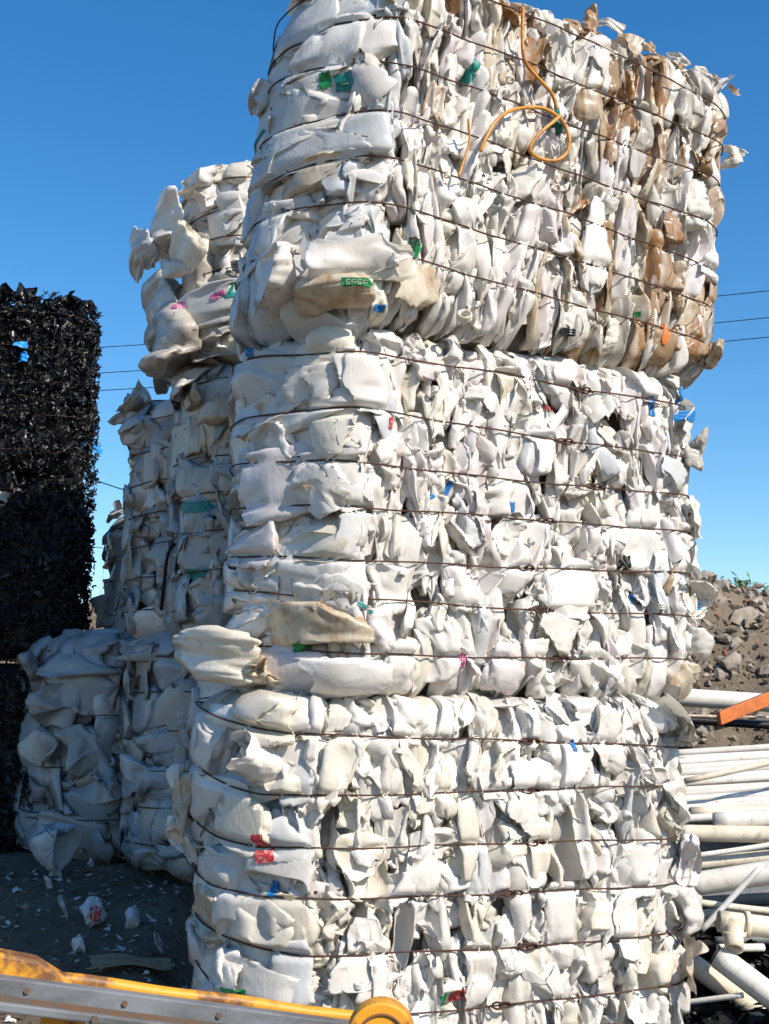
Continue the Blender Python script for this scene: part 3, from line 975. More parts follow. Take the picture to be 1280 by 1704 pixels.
_r = np.random.default_rng(404)
for B, lst_ in ((mid, ((715, 655), (875, 905), (1040, 700), (1090, 1015), (660, 960), (985, 1010))), (low, ((655, 1255), (1035, 1360), (770, 1500), (960, 1600), (1080, 1270), (590, 1640))), (top, ((735, 300), (905, 390), (1020, 265), (840, 140)))):
    for x, y in lst_:
        ring(B, x, y, _r.uniform(.014, .022), _r.uniform(.02, .03), M[('white2', 'cream', 'white')[_r.integers(3)]], tilt=_r.uniform(-.9, .9))

for b in (top, mid, low):
    b.bvh()
for B, x, y, w, h, r, m in ((top, 548, 140, 22, 34, 0.1, 'green'), (top, 578, 140, 40, 34, 0.1, 'teal'), (top, 440, 235, 50, 12, 0.5, 'teal'), (top, 398, 262, 16, 46, 0.1, 'green'),
                            (top, 602, 486, 38, 17, 0.1, 'green'), (top, 684, 415, 26, 30, -0.4, 'green'), (top, 782, 122, 18, 50, -0.3, 'teal'), (top, 922, 200, 12, 50, 0.4, 'teal'),
                            (top, 632, 512, 20, 14, 0, 'blue'), (top, 1058, 522, 14, 9, 0, 'green'), (top, 1098, 560, 16, 40, -0.3, 'orange'),
                            (mid, 425, 588, 18, 24, 0, 'blue'), (mid, 716, 827, 14, 8, 0.4, 'blue'), (mid, 747, 812, 9, 26, -0.4, 'blue'), (mid, 850, 845, 9, 22, 0, 'blue'),
                            (mid, 1080, 677, 16, 34, 0.1, 'blue'), (mid, 1128, 660, 20, 34, 0, 'blue'), (mid, 1127, 694, 30, 26, 0, 'blue'), (mid, 1057, 996, 10, 18, 0, 'blue'), (mid, 1037, 940, 12, 34, 0, 'black2'),
                            (mid, 1165, 1009, 18, 12, 0.05, 'cyan'), (mid, 606, 1012, 28, 8, -0.5, 'teal'), (mid, 765, 1100, 14, 26, 0, 'magenta'), (mid, 910, 680, 14, 10, 0, 'red'),
                            (mid, 648, 705, 10, 22, 0, 'red'), (mid, 505, 1078, 26, 14, 0.2, 'green'), (mid, 1015, 1128, 30, 6, -0.5, 'white'),
                            (low, 441, 1397, 22, 22, 0.2, 'red'), (low, 450, 1424, 30, 24, 0.2, 'red'), (low, 456, 1480, 14, 28, 0, 'blue'), (low, 1138, 1397, 12, 16, 0, 'red'), (low, 948, 1240, 10, 20, 0, 'blue'),
                            (low, 757, 1655, 24, 22, 0, 'red'), (low, 735, 1665, 14, 26, 0.2, 'green'), (low, 408, 1645, 36, 12, 0, 'green')):
    s_, z_ = B.hit(x, y)
    k_ = float(np.hypot(*B.surf(s_, z_, 0.0)[:2])) / FPX
    B.scrap(x, y, w * k_ * .95, h * k_ * .85, r, M[m])
# a few characters of print on the green label and the bright blue one
for B, x, y, n, w, h, mt in ((top, 598, 487, 4, 0.010, 0.018, 'white'), (top, 688, 408, 2, 0.010, 0.016, 'white'), (mid, 1165, 1008, 5, 0.005, 0.009, 'white')):
    s0_, z0_ = B.hit(x, y)
    st = []
    for i in range(n):
        s_ = s0_ + (i - (n - 1) / 2) * w * 1.5
        for (a0, b0, a1, b1) in ((-.5, -.5, -.5, .5), (-.5, .5, .5, .5), (-.5, 0, .4, 0), (.5, -.5, .5, .1) if i % 2 else (-.5, -.5, .5, -.5)):
            P = []
            for a_, b_ in ((a0, b0), (a1, b1)):
                p0 = B.surf(s_ + a_ * w, z0_ + b_ * h, 0.3); p1 = B.surf(s_ + a_ * w, z0_ + b_ * h, -0.2)
                d_ = Vector(p1 - p0); L_ = d_.length; d_.normalize()
                hh = B._b.ray_cast(Vector(p0), d_, L_)
                P.append(np.array(hh[0]) - 0.009 * np.array(d_) if hh[0] is not None else B.surf(s_, z0_, 0.03))
            st.append(tube(np.array(P), 0.0012, 5))
    v, f = join(st)
    link('lettering', v, f, M[mt], B.root, origin=v.mean(0))


def flap(root, c, w, h, rot, mat, seed, name='torn_flap', curl=1.3, amp=0.2):
    rg = np.random.default_rng(seed)
    P, F = sheet(rg, 24, 18, curl=curl, folds=4, amp=amp)
    V = (P * np.array((w / 2, h / 2, min(w, h) / 2))) @ rot3(*rot).T + np.array(c)
    return link(name, V, F, mat, root, origin=c)


for x, y, Y, w, h, rot, m, sd in ((960, 44, 6.45, .13, .10, (1.4, .3, .3), 'brown', 1), (985, 28, 6.45, .07, .14, (1.5, .2, 0), 'stain', 2), (1012, 40, 6.5, .12, .07, (1.3, .5, -.4), 'dirty', 3),
                                  (945, 60, 6.4, .10, .09, (1.2, 0, .5), 'tan', 4), (1080, 80, 6.7, .08, .07, (1.4, 0, .2), 'brown', 5), (1130, 100, 6.8, .12, .06, (1.5, .3, 0), 'dirty', 6),
                                  (1165, 118, 6.9, .10, .06, (1.2, .2, .3), 'dirty', 7), (1208, 138, 7.0, .12, .09, (1.3, 0, 0), 'grey', 8), (1228, 152, 7.05, .07, .05, (1.0, 0, .8), 'brown', 9),
                                  (1232, 250, 7.0, .11, .06, (1.3, .4, -.4), 'cream', 10), (1228, 262, 7.0, .08, .05, (1.5, .4, -.6), 'cream', 11), (1222, 276, 7.0, .09, .03, (1.5, .2, -.7), 'dirty', 12),
                                  (1185, 570, 7.0, .08, .06, (1.4, 0, .5), 'tan', 13), (1190, 600, 7.0, .08, .07, (1.4, 0, -.3), 'tan', 14), (900, 30, 6.3, .12, .1, (1.4, .2, 0), 'cream', 15),
                                  (1046, 72, 6.6, .12, .09, (1.4, .2, 0), 'tan', 16)):
    flap(top.root, at(x - (10 if x > 1180 else 0), y, Y), w * 1.25, h * 1.25, rot, M[m], sd)

# amber strap hanging on the face of the top bale
def on_face(B, px, py, out):
    s, z = B.hit(px, py)
    return B.surf(s, z, out)


def smooth_path(P, n=80):
    P = np.array(P, float)
    t = np.linspace(0, len(P) - 1, n)
    out = []
    for u in t:
        i = min(int(u), len(P) - 2); f = u - i
        p0, p1, p2, p3 = P[max(i - 1, 0)], P[i], P[i + 1], P[min(i + 2, len(P) - 1)]
        out.append(0.5 * ((2 * p1) + (-p0 + p2) * f + (2 * p0 - 5 * p1 + 4 * p2 - p3) * f * f + (-p0 + 3 * p1 - 3 * p2 + p3) * f ** 3))
    return np.array(out)


pts = [(857, 22), (856, 60), (857, 95), (864, 118), (885, 142), (905, 165), (913, 190)]
loop = [(782, 262), (790, 240), (805, 215), (830, 196), (860, 189), (890, 190), (915, 208), (926, 235), (924, 262), (908, 277), (885, 274), (868, 262), (868, 250), (880, 232), (900, 215), (912, 205)]
v1 = tube(smooth_path([on_face(top, x, y, 0.065) for x, y in pts], 60), 0.0095, 8)
v2 = tube(smooth_path([on_face(top, x, y, 0.085 + 0.012 * math.sin(i)) for i, (x, y) in enumerate(loop)], 110), 0.0095, 8)
v, f = join([v1, v2])
tag(link('plastic_strap', v, f, M['strap'], origin=v.mean(0)), 'amber plastic strap hanging in a loop over the face of the top bale', 'strap')
v, f = tube(smooth_path([on_face(top, x, y, 0.055) for x, y in ((768, 205), (770, 240), (762, 270), (752, 300))], 20), 0.006, 8)
tag(link('plastic_strap', v, f, M['strap'], origin=v.mean(0)), 'short straight end of amber strap between bottles left of the looped strap', 'strap')

# ------------------------------------------------------------------ shaded stacks at the left
G2 = 'bales of white plastic in the shaded stacks'
SH = dict(shade=5, shade2=4, dirty=3, grey=1.5, white2=1, tan=0.5)  # mostly plastics with shade darkened into their base, plus real grime
GZ = 0.62
rv2 = np.array((1.3, 0.76))


def back_bale(Nc, W, z0, z1, wires, label, seed, rv=None, table=SH, bulge=0.18, n=1.0):
    B = Bale('plastic_bale', label, Nc, rv2 if rv is None else rv, W, z0, z1, bulge=bulge, rad=(0.15, 0.2), group=G2)
    for q in range(wires):
        B.wlev = 0.02; B.add_wire(z=z0 + (q + 0.75) * (z1 - z0) / (wires + 0.35))
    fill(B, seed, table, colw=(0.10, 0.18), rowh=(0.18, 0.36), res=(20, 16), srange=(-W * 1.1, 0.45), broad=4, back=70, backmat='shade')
    B.core()
    B.build_wires(0.0042, 5)
    return B


zB0, zB1 = EYE + slope(1062) * 8.0, EYE + slope(590) * 8.0
zA0, zA1 = EYE + slope(1052) * 8.8, EYE + slope(650) * 8.8
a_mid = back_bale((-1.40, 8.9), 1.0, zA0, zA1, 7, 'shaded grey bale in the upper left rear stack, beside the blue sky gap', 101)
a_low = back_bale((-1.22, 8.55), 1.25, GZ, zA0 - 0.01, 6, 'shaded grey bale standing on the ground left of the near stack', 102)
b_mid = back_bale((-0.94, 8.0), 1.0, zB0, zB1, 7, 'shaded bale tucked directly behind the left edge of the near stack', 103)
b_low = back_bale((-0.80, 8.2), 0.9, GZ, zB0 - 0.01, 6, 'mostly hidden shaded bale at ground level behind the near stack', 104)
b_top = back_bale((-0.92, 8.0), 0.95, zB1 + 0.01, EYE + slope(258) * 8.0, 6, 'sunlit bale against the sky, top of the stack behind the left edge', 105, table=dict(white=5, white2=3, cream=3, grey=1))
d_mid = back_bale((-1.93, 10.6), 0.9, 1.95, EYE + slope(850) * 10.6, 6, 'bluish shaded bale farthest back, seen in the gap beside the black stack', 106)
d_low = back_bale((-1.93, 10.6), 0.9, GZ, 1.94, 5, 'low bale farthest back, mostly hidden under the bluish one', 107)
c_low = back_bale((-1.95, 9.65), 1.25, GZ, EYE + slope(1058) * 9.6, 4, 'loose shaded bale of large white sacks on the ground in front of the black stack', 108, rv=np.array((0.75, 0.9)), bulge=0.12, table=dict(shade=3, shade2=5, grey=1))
for B, x, y, w, h, m, sd, o_, r in ((b_top, 312, 385, 150, 95, 'white', 31, .26, .1), (b_top, 275, 420, 130, 75, 'grey', 2, .34, -.1), (b_top, 250, 445, 90, 40, 'white', 61, .40, .1), (b_top, 340, 300, 90, 70, 'white2', 62, .12, .1), (b_top, 345, 425, 80, 90, 'cream', 3, .16, .8), (b_top, 355, 285, 80, 60, 'cream', 4, .05, 0),
                                    (b_top, 330, 450, 70, 50, 'white2', 5, .2, 0), (b_top, 350, 330, 60, 60, 'white', 7, .06, 0), (b_mid, 370, 575, 120, 60, 'white2', 63, .14, 0), (b_mid, 250, 610, 110, 70, 'grey', 64, .28, .5), (b_mid, 370, 545, 100, 60, 'dirty', 65, .22, 0),
                                    (b_mid, 300, 590, 170, 120, 'dirty', 10, .12, .3), (b_mid, 400, 500, 120, 90, 'pink', 11, .15, 0), (b_mid, 320, 640, 90, 60, 'white2', 12, .08, 0), (b_mid, 330, 665, 90, 40, 'tan', 13, .08, 0),
                                    (b_mid, 375, 680, 70, 70, 'tan', 14, .1, 0), (a_mid, 220, 665, 110, 60, 'dirty', 15, .2, .3), (a_mid, 212, 690, 80, 40, 'dirty', 16, .16, .1), (a_mid, 235, 720, 80, 60, 'white2', 17, .05, .4),
                                    (a_low, 230, 1280, 70, 40, 'white', 18, .05, -.4), (a_low, 250, 1080, 120, 50, 'grey', 19, .05, 0), (c_low, 130, 1090, 160, 80, 'blueish', 20, .08, 0), (c_low, 70, 1110, 60, 50, 'grey', 21, .15, .5),
                                    (c_low, 110, 1175, 110, 80, 'grey', 22, .06, 0), (c_low, 85, 1240, 70, 60, 'dirty', 23, .15, -.5), (c_low, 145, 1250, 80, 90, 'grey', 24, .06, .3), (c_low, 160, 1300, 90, 80, 'grey', 25, .05, .2),
                                    (d_mid, 190, 850, 60, 30, 'blueish', 26, .15, .2), (d_low, 185, 1015, 70, 60, 'dirty', 27, .25, 0)):
    hero(B, x, y, w * .9, h * .9, out=o_ * .8, free=0.6, mat=m if B is b_top else {'blueish': 'shade2', 'grey': 'shade', 'white2': 'grey', 'white': 'grey', 'cream': 'grey'}.get(m, m), seed=sd, roll=r, dents=4, crumple=0.08, res=(32, 26))  # off the sunlit bale, pale plastics swap for darker ones, shade in their colour
hero(b_mid, 300, 570, 230, 130, out=.20, free=0.6, mat='dirty', seed=148, roll=-.15, dents=2, crumple=0.05, res=(40, 32), box_exp=2.2)
hero(b_mid, 262, 515, 170, 105, out=.28, free=0.6, mat='grey', seed=149, roll=.1, dents=2, crumple=0.04, res=(40, 32), box_exp=2.4)
hero(b_mid, 350, 520, 150, 70, out=.26, free=0.6, mat='grey', seed=150, roll=.1, dents=4, crumple=0.08, res=(40, 32))
for b in (b_mid, b_top, a_mid):
    b.bvh()
for B, x, y, w, h, r, m in ((b_mid, 335, 518, 16, 14, 0, 'magenta'), (b_mid, 378, 500, 18, 10, 0.5, 'magenta'), (b_top, 398, 452, 14, 9, 0, 'magenta'), (b_mid, 400, 490, 16, 36, -.5, 'teal'), (b_mid, 330, 845, 60, 20, 0, 'teal'), (b_mid, 330, 955, 50, 14, 0, 'teal')):
    B.scrap(x, y, w * .0038, h * .0038, r, M[m])
v, f = tube(smooth_path([b_mid.surf(*b_mid.hit(x, y), 0.06) for x, y in ((302, 905), (293, 930), (288, 975), (284, 1015))], 16), 0.012, 6)
link('dark_strap', v, f, M['black2'], b_mid.root, origin=v.mean(0))

# white sack on the ground
rg = np.random.default_rng(77)
P, F = container(rg, 36, 28, dents=3, crumple=0.08, neck=True, box_exp=2.2)
c = at(95, 1362, 9.0)
V = (P * np.array((0.16, 0.24, 0.17))) @ rot3(0.2, -1.0, 0.2).T + c
V[:, 2] -= V[:, 2].min() - GZ
sack = link('stuffed_sack', V, F, M['blueish'], origin=c)
tag(sack, 'knotted pale sack lying on the ground at the foot of the loose bale', 'sack')
bv = BVHTree.FromPolygons([tuple(v) for v in V], F)
st = []
for i in range(16):
    a = rg.uniform(0, PI)
    p = c + np.array((rg.normal(0, .09), 0, rg.normal(0, .05)))
    d = np.array((math.cos(a), 0, math.sin(a))) * rg.uniform(.03, .08)
    L = []
    for t in np.linspace(-1, 1, 8):
        q = p + d * t; q[1] = 8
        h_ = bv.ray_cast(Vector(q), Vector((0, 1, 0)), 3)
        if h_[0] is not None: L.append(np.array(h_[0]) - (0, .004, 0))
    if len(L) > 3: st.append(tube(L, 0.003, 5))
if st:
    v, f = join(st)
    link('dark_scrawl', v, f, M['black2'], sack, origin=v.mean(0))

# ------------------------------------------------------------------ black plastic stack
G3 = 'bales of black plastic stacked at the left edge'
BT = dict(black=5, black2=4, dgrey=1.0)
bz = [GZ, 2.08, 3.54, EYE + slope(500) * 10.3]
bl = ['lowest black plastic bale in deep shade at the left edge', 'middle black plastic bale of glossy crushed scrap at the left edge', 'topmost black plastic bale with a bright blue scrap in it']
for i in range(3):
    B = Bale('plastic_bale', bl[i], (-3.74, 10.1), (1.30, 0.2), 1.1, bz[i], bz[i + 1] - 0.005, bulge=0.1, rad=(0.15, 0.22), group=G3, shear=(-0.01, 0))
    B.edge_in = 0.03
    for q in range(5):
        B.add_wire(z=bz[i] + (q + 0.6) * 0.28)
    B.bul, B.pinch = 0.05, 0.01
    rg = np.random.default_rng(300 + i)
    lo_, hi_ = 0.35, 1.75
    for k in range(290):
        s, z = rg.uniform(lo_, hi_), rg.uniform(bz[i] + .03, bz[i + 1] - .03)
        P, F = container(rg, 12, 10, dents=3, crumple=0.18, cut=rg.random() < .4)
        B.add((P, F), s, z, rg.uniform(-.05, .02), (rg.uniform(.03, .10), rg.uniform(.05, .15), rg.uniform(.05, .1)), pick(rg, BT), rot3(rg.normal(0, .6), rg.normal(0, .6), rg.uniform(-1, 1)), free=.03, name='crushed_scrap')
    sh = []
    for k in range(1700):
        s, z = rg.uniform(lo_, hi_), rg.uniform(bz[i], bz[i + 1] + (0.03 if i == 2 else 0))
        w, h = rg.uniform(.006, .022), rg.uniform(.02, .07)
        u = np.linspace(-1, 1, 4)
        bend = rg.uniform(-.03, .03)
        G = np.array([[a * w / 2, b * h / 2, bend * b * b + 0.01 * a * a] for b in u for a in (-1, 0, 1)]) @ rot3(rg.normal(0, .7), rg.normal(0, .7), rg.uniform(-PI, PI)).T
        V = B.surf(s + G[:, 0], z + G[:, 1], rg.uniform(.0, .055) + G[:, 2])
        sh.append((V, grid_faces(3, 4, False)))
    v, f = join(sh)
    tag(link('scrap_shards', v, f, M['black2'], B.root, origin=v.mean(0)), kind='stuff')
    if i == 2:
        for k in range(60):
            s = rg.uniform(lo_, hi_ - .1)
            P, F = sheet(rg, 8, 6, amp=.3)
            V = (P * rg.uniform(.03, .08)) @ rot3(*rg.uniform(-1.5, 1.5, 3)).T + B.surf(s, B.z1 + rg.uniform(-.02, .05), -rg.uniform(0, .3))
            link('torn_flap', V, F, M['black2'] if k % 4 else M['black'], B.root, origin=V.mean(0))
    B.core(inset=0.08, mat=M['black2'])
    B.build_wires(0.003, 5)
    if i == 2: btop = B
    if i == 1: bmid = B
for x, y, w, h, rt, sd in ((37, 577, .11, .07, (1.4, 0, .1), 1), (41, 597, .08, .09, (1.5, .1, -.4), 2)):
    flap(btop.root, btop.surf(*btop.hit(x, y), 0.09), w, h, rt, M['cyan'], sd, curl=.6, amp=.1)
flap(bmid.root, bmid.surf(*bmid.hit(148, 748), 0.06), .09, .08, (1.3, .6, .3), M['cyan'], 3, curl=.8)
flap(bmid.root, bmid.surf(*bmid.hit(5, 830), 0.10), .10, .09, (1.3, .2, .3), M['tan'], 5, curl=.8)
rg = np.random.default_rng(9)
for k in range(16):
    B = (bmid, btop)[k % 2]
    y = rg.uniform(B.z0 + .1, B.z1 - .05)
    flap(B.root, B.surf(1.42 + rg.normal(0, .04), y, .08), rg.uniform(.06, .14), .04, (1.4 + rg.normal(0, .2), rg.normal(0, .4), rg.uniform(-1.2, -.1)), M['black2'], 50 + k)

# ------------------------------------------------------------------ ground and bank
def sst(x):
    x = np.clip(x, 0, 1)
    return x * x * (3 - 2 * x)


_rg = np.random.default_rng(4)
_fr = [(_rg.normal(size=2) * f, _rg.uniform(0, 6), a) for f, a in ((0.7, .05), (1.3, .04), (2.7, .025), (5, .016), (9, .010), (17, .007), (31, .004)) for _ in range(3)]


def rough(x, y):
    r = 0
    for q, p, a in _fr:
        r = r + a * np.sin(x * q[0] + y * q[1] + p + np.sin(y * q[0] * .7 - x * q[1] * .6))
    return r


def gh(x, y):
    h = 0.62 * np.maximum(sst((y - 4.8) / 3.7) * sst((-0.75 - x) / 0.5), sst((y - 7.4) / 1.2))
    fade = np.exp(-np.maximum(np.hypot(x, y) - 25, 0) / 15)
    near = 1 - 0.75 * np.exp(-(((x - .4) / 1.4) ** 2 + ((y - 6.5) / 1.2) ** 2))
    return h + rough(x, y) * (0.35 + 0.0 * x) * fade * near - 0.01


xs = np.concatenate([-np.geomspace(250, 6.2, 22), np.linspace(-6, 6, 170), np.geomspace(6.2, 250, 22)])
ys = np.concatenate([-np.geomspace(250, 2, 16), np.linspace(-1.8, 12, 200), np.geomspace(12.2, 400, 24)])
Xg, Yg = np.meshgrid(xs, ys)
Zg = gh(Xg, Yg)
V = np.stack([Xg.ravel(), Yg.ravel(), Zg.ravel()], 1)
g = link('ground', V, [tuple(q) for q in grid_faces(len(xs), len(ys), False)], M['ground'])
tag(g, 'dark littered yard soil', kind='structure')


def bank_h(x, y):
    yt = 11.9 - 1.7 * sst((x - 0.6) / 1.6)
    top_ = 2.93 + 0.10 * np.sin(x * .9) + 0.07 * np.sin(x * 2.3 + 1)
    up = sst((y - yt) / 2.4) ** 0.9
    dn = 1 - sst((y - 17) / 6)
    return 0.55 + (top_ - 0.55) * up * dn + (rough(x * 1.3, y * 1.3) * 1.3 + rough(x * 4, y * 4) * .8) * np.minimum(up * 4, 1) - 0.15 * (up <= 0)


xb = np.linspace(-14, 14, 300)
yb = np.linspace(9.9, 24, 150)
Xg, Yg = np.meshgrid(xb, yb)
V = np.stack([Xg.ravel(), Yg.ravel(), bank_h(Xg, Yg).ravel()], 1)
tag(link('earth_bank', V, [tuple(q) for q in grid_faces(len(xb), len(yb), False)], M['earth']), 'bank of earth and rubble behind the stacks', kind='structure')


def ray_bank(px, py):
    for Y in np.linspace(9.9, 18, 800):
        p = at(px, py, Y)
        if p[2] <= bank_h(p[0], p[1]): return p
    return at(px, py, 13)


def stone(rg, size, flat=1.0, n=11):
    import bmesh
    bm = bmesh.new()
    for _ in range(n):
        d = rg.normal(size=3); d /= np.linalg.norm(d)
        bm.verts.new(tuple(d * np.array(size) * rg.uniform(.8, 1) * np.array((1, 1, flat))))
    bmesh.ops.convex_hull(bm, input=bm.verts)
    bmesh.ops.delete(bm, geom=[v for v in bm.verts if not v.link_faces], context='VERTS')
    bm.verts.index_update()
    v = np.array([tuple(q.co) for q in bm.verts]); f = [tuple(w.index for w in q.verts) for q in bm.faces]
    bm.free()
    return v, f


rg = np.random.default_rng(21)
def rubble(px, py, wpx, hpx, mat, name, label, cat, flat=.6, group=None, rot=None):
    p = ray_bank(px, py)
    k = p[1] / FPX
    v, f = stone(rg, (wpx * k / 2, wpx * k * .4, hpx * k / 2 * 1.1), 1)
    v = v @ rot3(*(rot if rot is not None else rg.normal(0, .3, 3))).T + p
    o = link(name, v, f, M[mat], origin=p, smooth=False)
    md = o.modifiers.new('b', 'BEVEL'); md.width = 0.008; md.segments = 2
    tag(o, label, cat, group)
    return o


p = ray_bank(1238, 1024)
k = p[1] / FPX
poly = np.array([(-33, 12), (-20, -8), (8, -15), (36, 2), (34, 12), (2, 16), (-16, 20)]) * k
v = np.concatenate([np.stack([poly[:, 0], -poly[:, 1] * 0 + d, -poly[:, 1]], 1) for d in (0, .07)])
nn = len(poly)
f = [tuple(range(nn)), tuple(range(2 * nn - 1, nn - 1, -1))] + [(i + nn, (i + 1) % nn + nn, (i + 1) % nn, i) for i in range(nn)]
v = v @ rot3(-.35, 0, .15).T + p + np.array((0, -.12, 0))
tag(link('concrete_slab', v, f, M['concrete'], origin=p, smooth=False), 'large flat broken concrete slab on the rubble bank', 'concrete slab')
GR = 'broken lumps in the rubble bank'
LL = ['squarish concrete lump directly below the large flat slab', 'tan concrete lump left of the large slab, touching the white stack', 'grey lump low beside the white stack, left of a brick fragment', 'wide flat lump in the middle of the rubble bank face', 'tall rough lump under the squarish one, centre right of the bank', 'lump at the low right edge of the rubble bank', 'lump at the foot of the bank beside the white stack', 'small lump between the flat lump and the squarish lump', 'small lump just above the right end of the large slab', 'flat small lump near the bank top beside the white stack', 'flat small lump near the bank top below the weeds']
LB = ['brick fragment just above the large flat slab', 'upright brick fragment left of the large flat slab', 'upright brick fragment in the middle of the bank face', 'brick fragment at the right edge low on the bank', 'tiny brick fragment near the bank top by the white stack', 'small brick fragment below the right part of the large slab']
for x, y, w, h in ((1250, 1056, 30, 26), (1198, 1000, 32, 30), (1182, 1080, 34, 24), (1207, 1100, 40, 18), (1250, 1095, 40, 40), (1272, 1120, 26, 34), (1193, 1130, 34, 26), (1225, 1068, 24, 22), (1270, 1015, 22, 20), (1215, 975, 24, 12), (1262, 975, 26, 12)):
    rubble(x, y, w, h, 'concrete', 'concrete_lump', LL.pop(0), 'concrete lump', group=GR)
b0 = rubble(1217, 1124, 26, 34, 'concrete', 'concrete_block', 'squared pale concrete block near the foot of the rubble bank', 'concrete block', rot=(0, .2, .2))
for x, y, w, h in ((1242, 1001, 15, 11), (1194, 1026, 10, 20), (1208, 1088, 12, 18), (1276, 1093, 16, 12), (1180, 960, 9, 6), (1262, 1070, 10, 8)):
    rubble(x, y, w, h, 'brick', 'brick_fragment', 'red ' + LB.pop(0), 'brick', group='brick fragments in the rubble bank')
lst = []
_big = []
for _ in range(2600):
    x, y = rg.uniform(1.5, 5.5), rg.uniform(10.2, 13.5)
    r = rg.uniform(.015, .06) * (1 + 1.3 * (rg.random() < .10))
    v, f = stone(rg, (r, r, r * .9), 1, 8 if r < .06 else 16)
    (lst if r < .05 else _big).append((v + np.array((x, y, bank_h(x, y) + r * .1)), f))
v, f = join(_big)
tag(link('broken_masonry', v, f, M['concrete'], smooth=False), 'mixed broken masonry on the bank face', kind='stuff')
for _ in range(3500):
    x, y = rg.uniform(1.8, 5.2), rg.uniform(10.2, 13.3)
    r = rg.uniform(.008, .028)
    v, f = stone(rg, (r, r, r * .8), 1, 7)
    lst.append((v + np.array((x, y, bank_h(x, y) + r * .3)), f))
v, f = join(lst)
tag(link('rubble', v, f, M['earth'], smooth=False), 'small stones and clods covering the bank', kind='stuff')


# weeds
def weed(px, py, Y, h, n, mat, label, seed, name='weed', spread=.25, leaf=.05):
    rg = np.random.default_rng(seed)
    b = at(px, py, Y)
    z = bank_h(b[0], b[1])
    b = np.array((b[0], b[1], z - .02))
    stems, leaves = [], []
    for i in range(n):
        tip = np.array((rg.normal(0, spread), rg.normal(0, spread), rg.uniform(.5, 1))) * h
        P = [b + tip * t + np.array((0, 0, .0)) for t in np.linspace(0, 1, 5)]
        stems.append(tube(P, np.linspace(.004, .0015, 5), 4))
        for j in range(int(6 if leaf else 0)):
            q = b + tip * rg.uniform(.2, 1)
            d = rg.normal(size=3); d[2] = abs(d[2]) * .8; d /= np.linalg.norm(d)
            sd_ = np.cross(d, rg.normal(size=3)); sd_ /= np.linalg.norm(sd_)
            L = leaf * rg.uniform(.5, 1.2)
            leaves.append((np.array([q, q + d * L * .5 + sd_ * L * .16, q + d * L, q + d * L * .5 - sd_ * L * .16]), [(0, 1, 2, 3)]))
    root = empty(name, tuple(b), label, 'weed', 'weeds on top of the bank')
    v, f = join(stems); link('stem', v, f, mat, root, origin=b)
    if leaves:
        v, f = join(leaves); tag(link('foliage', v, f, mat, root, origin=b), kind='stuff')


weed(1199, 950, 13.0, .26, 6, M['leafg'], 'narrow upright green weed nearest the white stack on the bank', 1, spread=.12, leaf=.07)
weed(1232, 950, 13.0, .22, 14, M['leafg'], 'bushy bright green weed on top of the bank', 2, spread=.4, leaf=.08)
weed(1262, 950, 13.2, .24, 5, M['dry'], 'thin bare stalks on top of the bank beside the bushy weed', 3, spread=.2, leaf=.03)
weed(1276, 952, 13.1, .14, 8, M['leafg'], 'small dark weed at the far end of the bank top', 4, spread=.4, leaf=.05)
weed(175, 985, 13.3, .45, 30, M['dry'], 'dry straw-coloured weeds in the gap between black and white stacks', 5, spread=.35, leaf=.09)
weed(168, 900, 14, .9, 4, M['dry'], 'tall wispy bare stalks behind the black stack', 6, spread=.1, leaf=0)

# ------------------------------------------------------------------ overhead cables
for (x0, y0, Y0, x1, y1, Y1, lb) in ((-200, 598, 40, 1500, 460, 34, 'topmost of the three long overhead cables'), (-200, 640, 40, 1500, 505, 34, 'middle one of the three long overhead cables'),
                                     (-200, 668, 40, 1500, 538, 34, 'lowest of the three long overhead cables'), (60, 756, 30, 420, 855, 26, 'cable sloping down to the right in the gap between the stacks'),
                                     (60, 895, 45, 420, 917, 45, 'low cable just above the bank in the gap between the stacks')):
    a, b = at(x0, y0, Y0), at(x1, y1, Y1)
    t = np.linspace(0, 1, 30)[:, None]
    P = a + (b - a) * t - np.array((0, 0, 1)) * (4 * t * (1 - t)) * 0.25
    v, f = tube(P, 0.013, 5)
    tag(link('overhead_cable', v, f, M['black2'], origin=P[0]), lb, 'cable', 'overhead cables')

# ------------------------------------------------------------------ pipe pile at the right
def pipe(x0, y0, Y0, x1, y1, Y1, wpx, mat, label, group='scrap pipes piled beside the near stack', name='plastic_pipe', hollow=True, sag=0.0):
    a, b = at(x0, y0, Y0), at(x1, y1, Y1)
    d = b - a
    b = b + d / np.linalg.norm(d) * 0.0
    r = wpx / 2 * (Y0 + Y1) / 2 / FPX
    t = np.linspace(0, 1, 14)[:, None]
    P = a + (b - a) * t - np.array((0, 0, 1)) * (4 * t * (1 - t)) * sag
    vo, fo = tube(P, r, 16, caps=False)
    if hollow:
        vi, fi = tube(P, r * .86, 16, caps=False)
        fi = [q[::-1] for q in fi]
        v, f = join([(vo, fo), (vi, fi)])
        n = len(vo)
        for e, off in ((0, 0), (1, n - 16)):
            for i in range(16):
                q = (off + i, off + (i + 1) % 16, n + off + (i + 1) % 16, n + off + i)
                f.append(q if e else q[::-1])
    else:
        v, f = tube(P, r, 16)
    return tag(link(name, v, f, M[mat], origin=a), label, 'pipe', group)


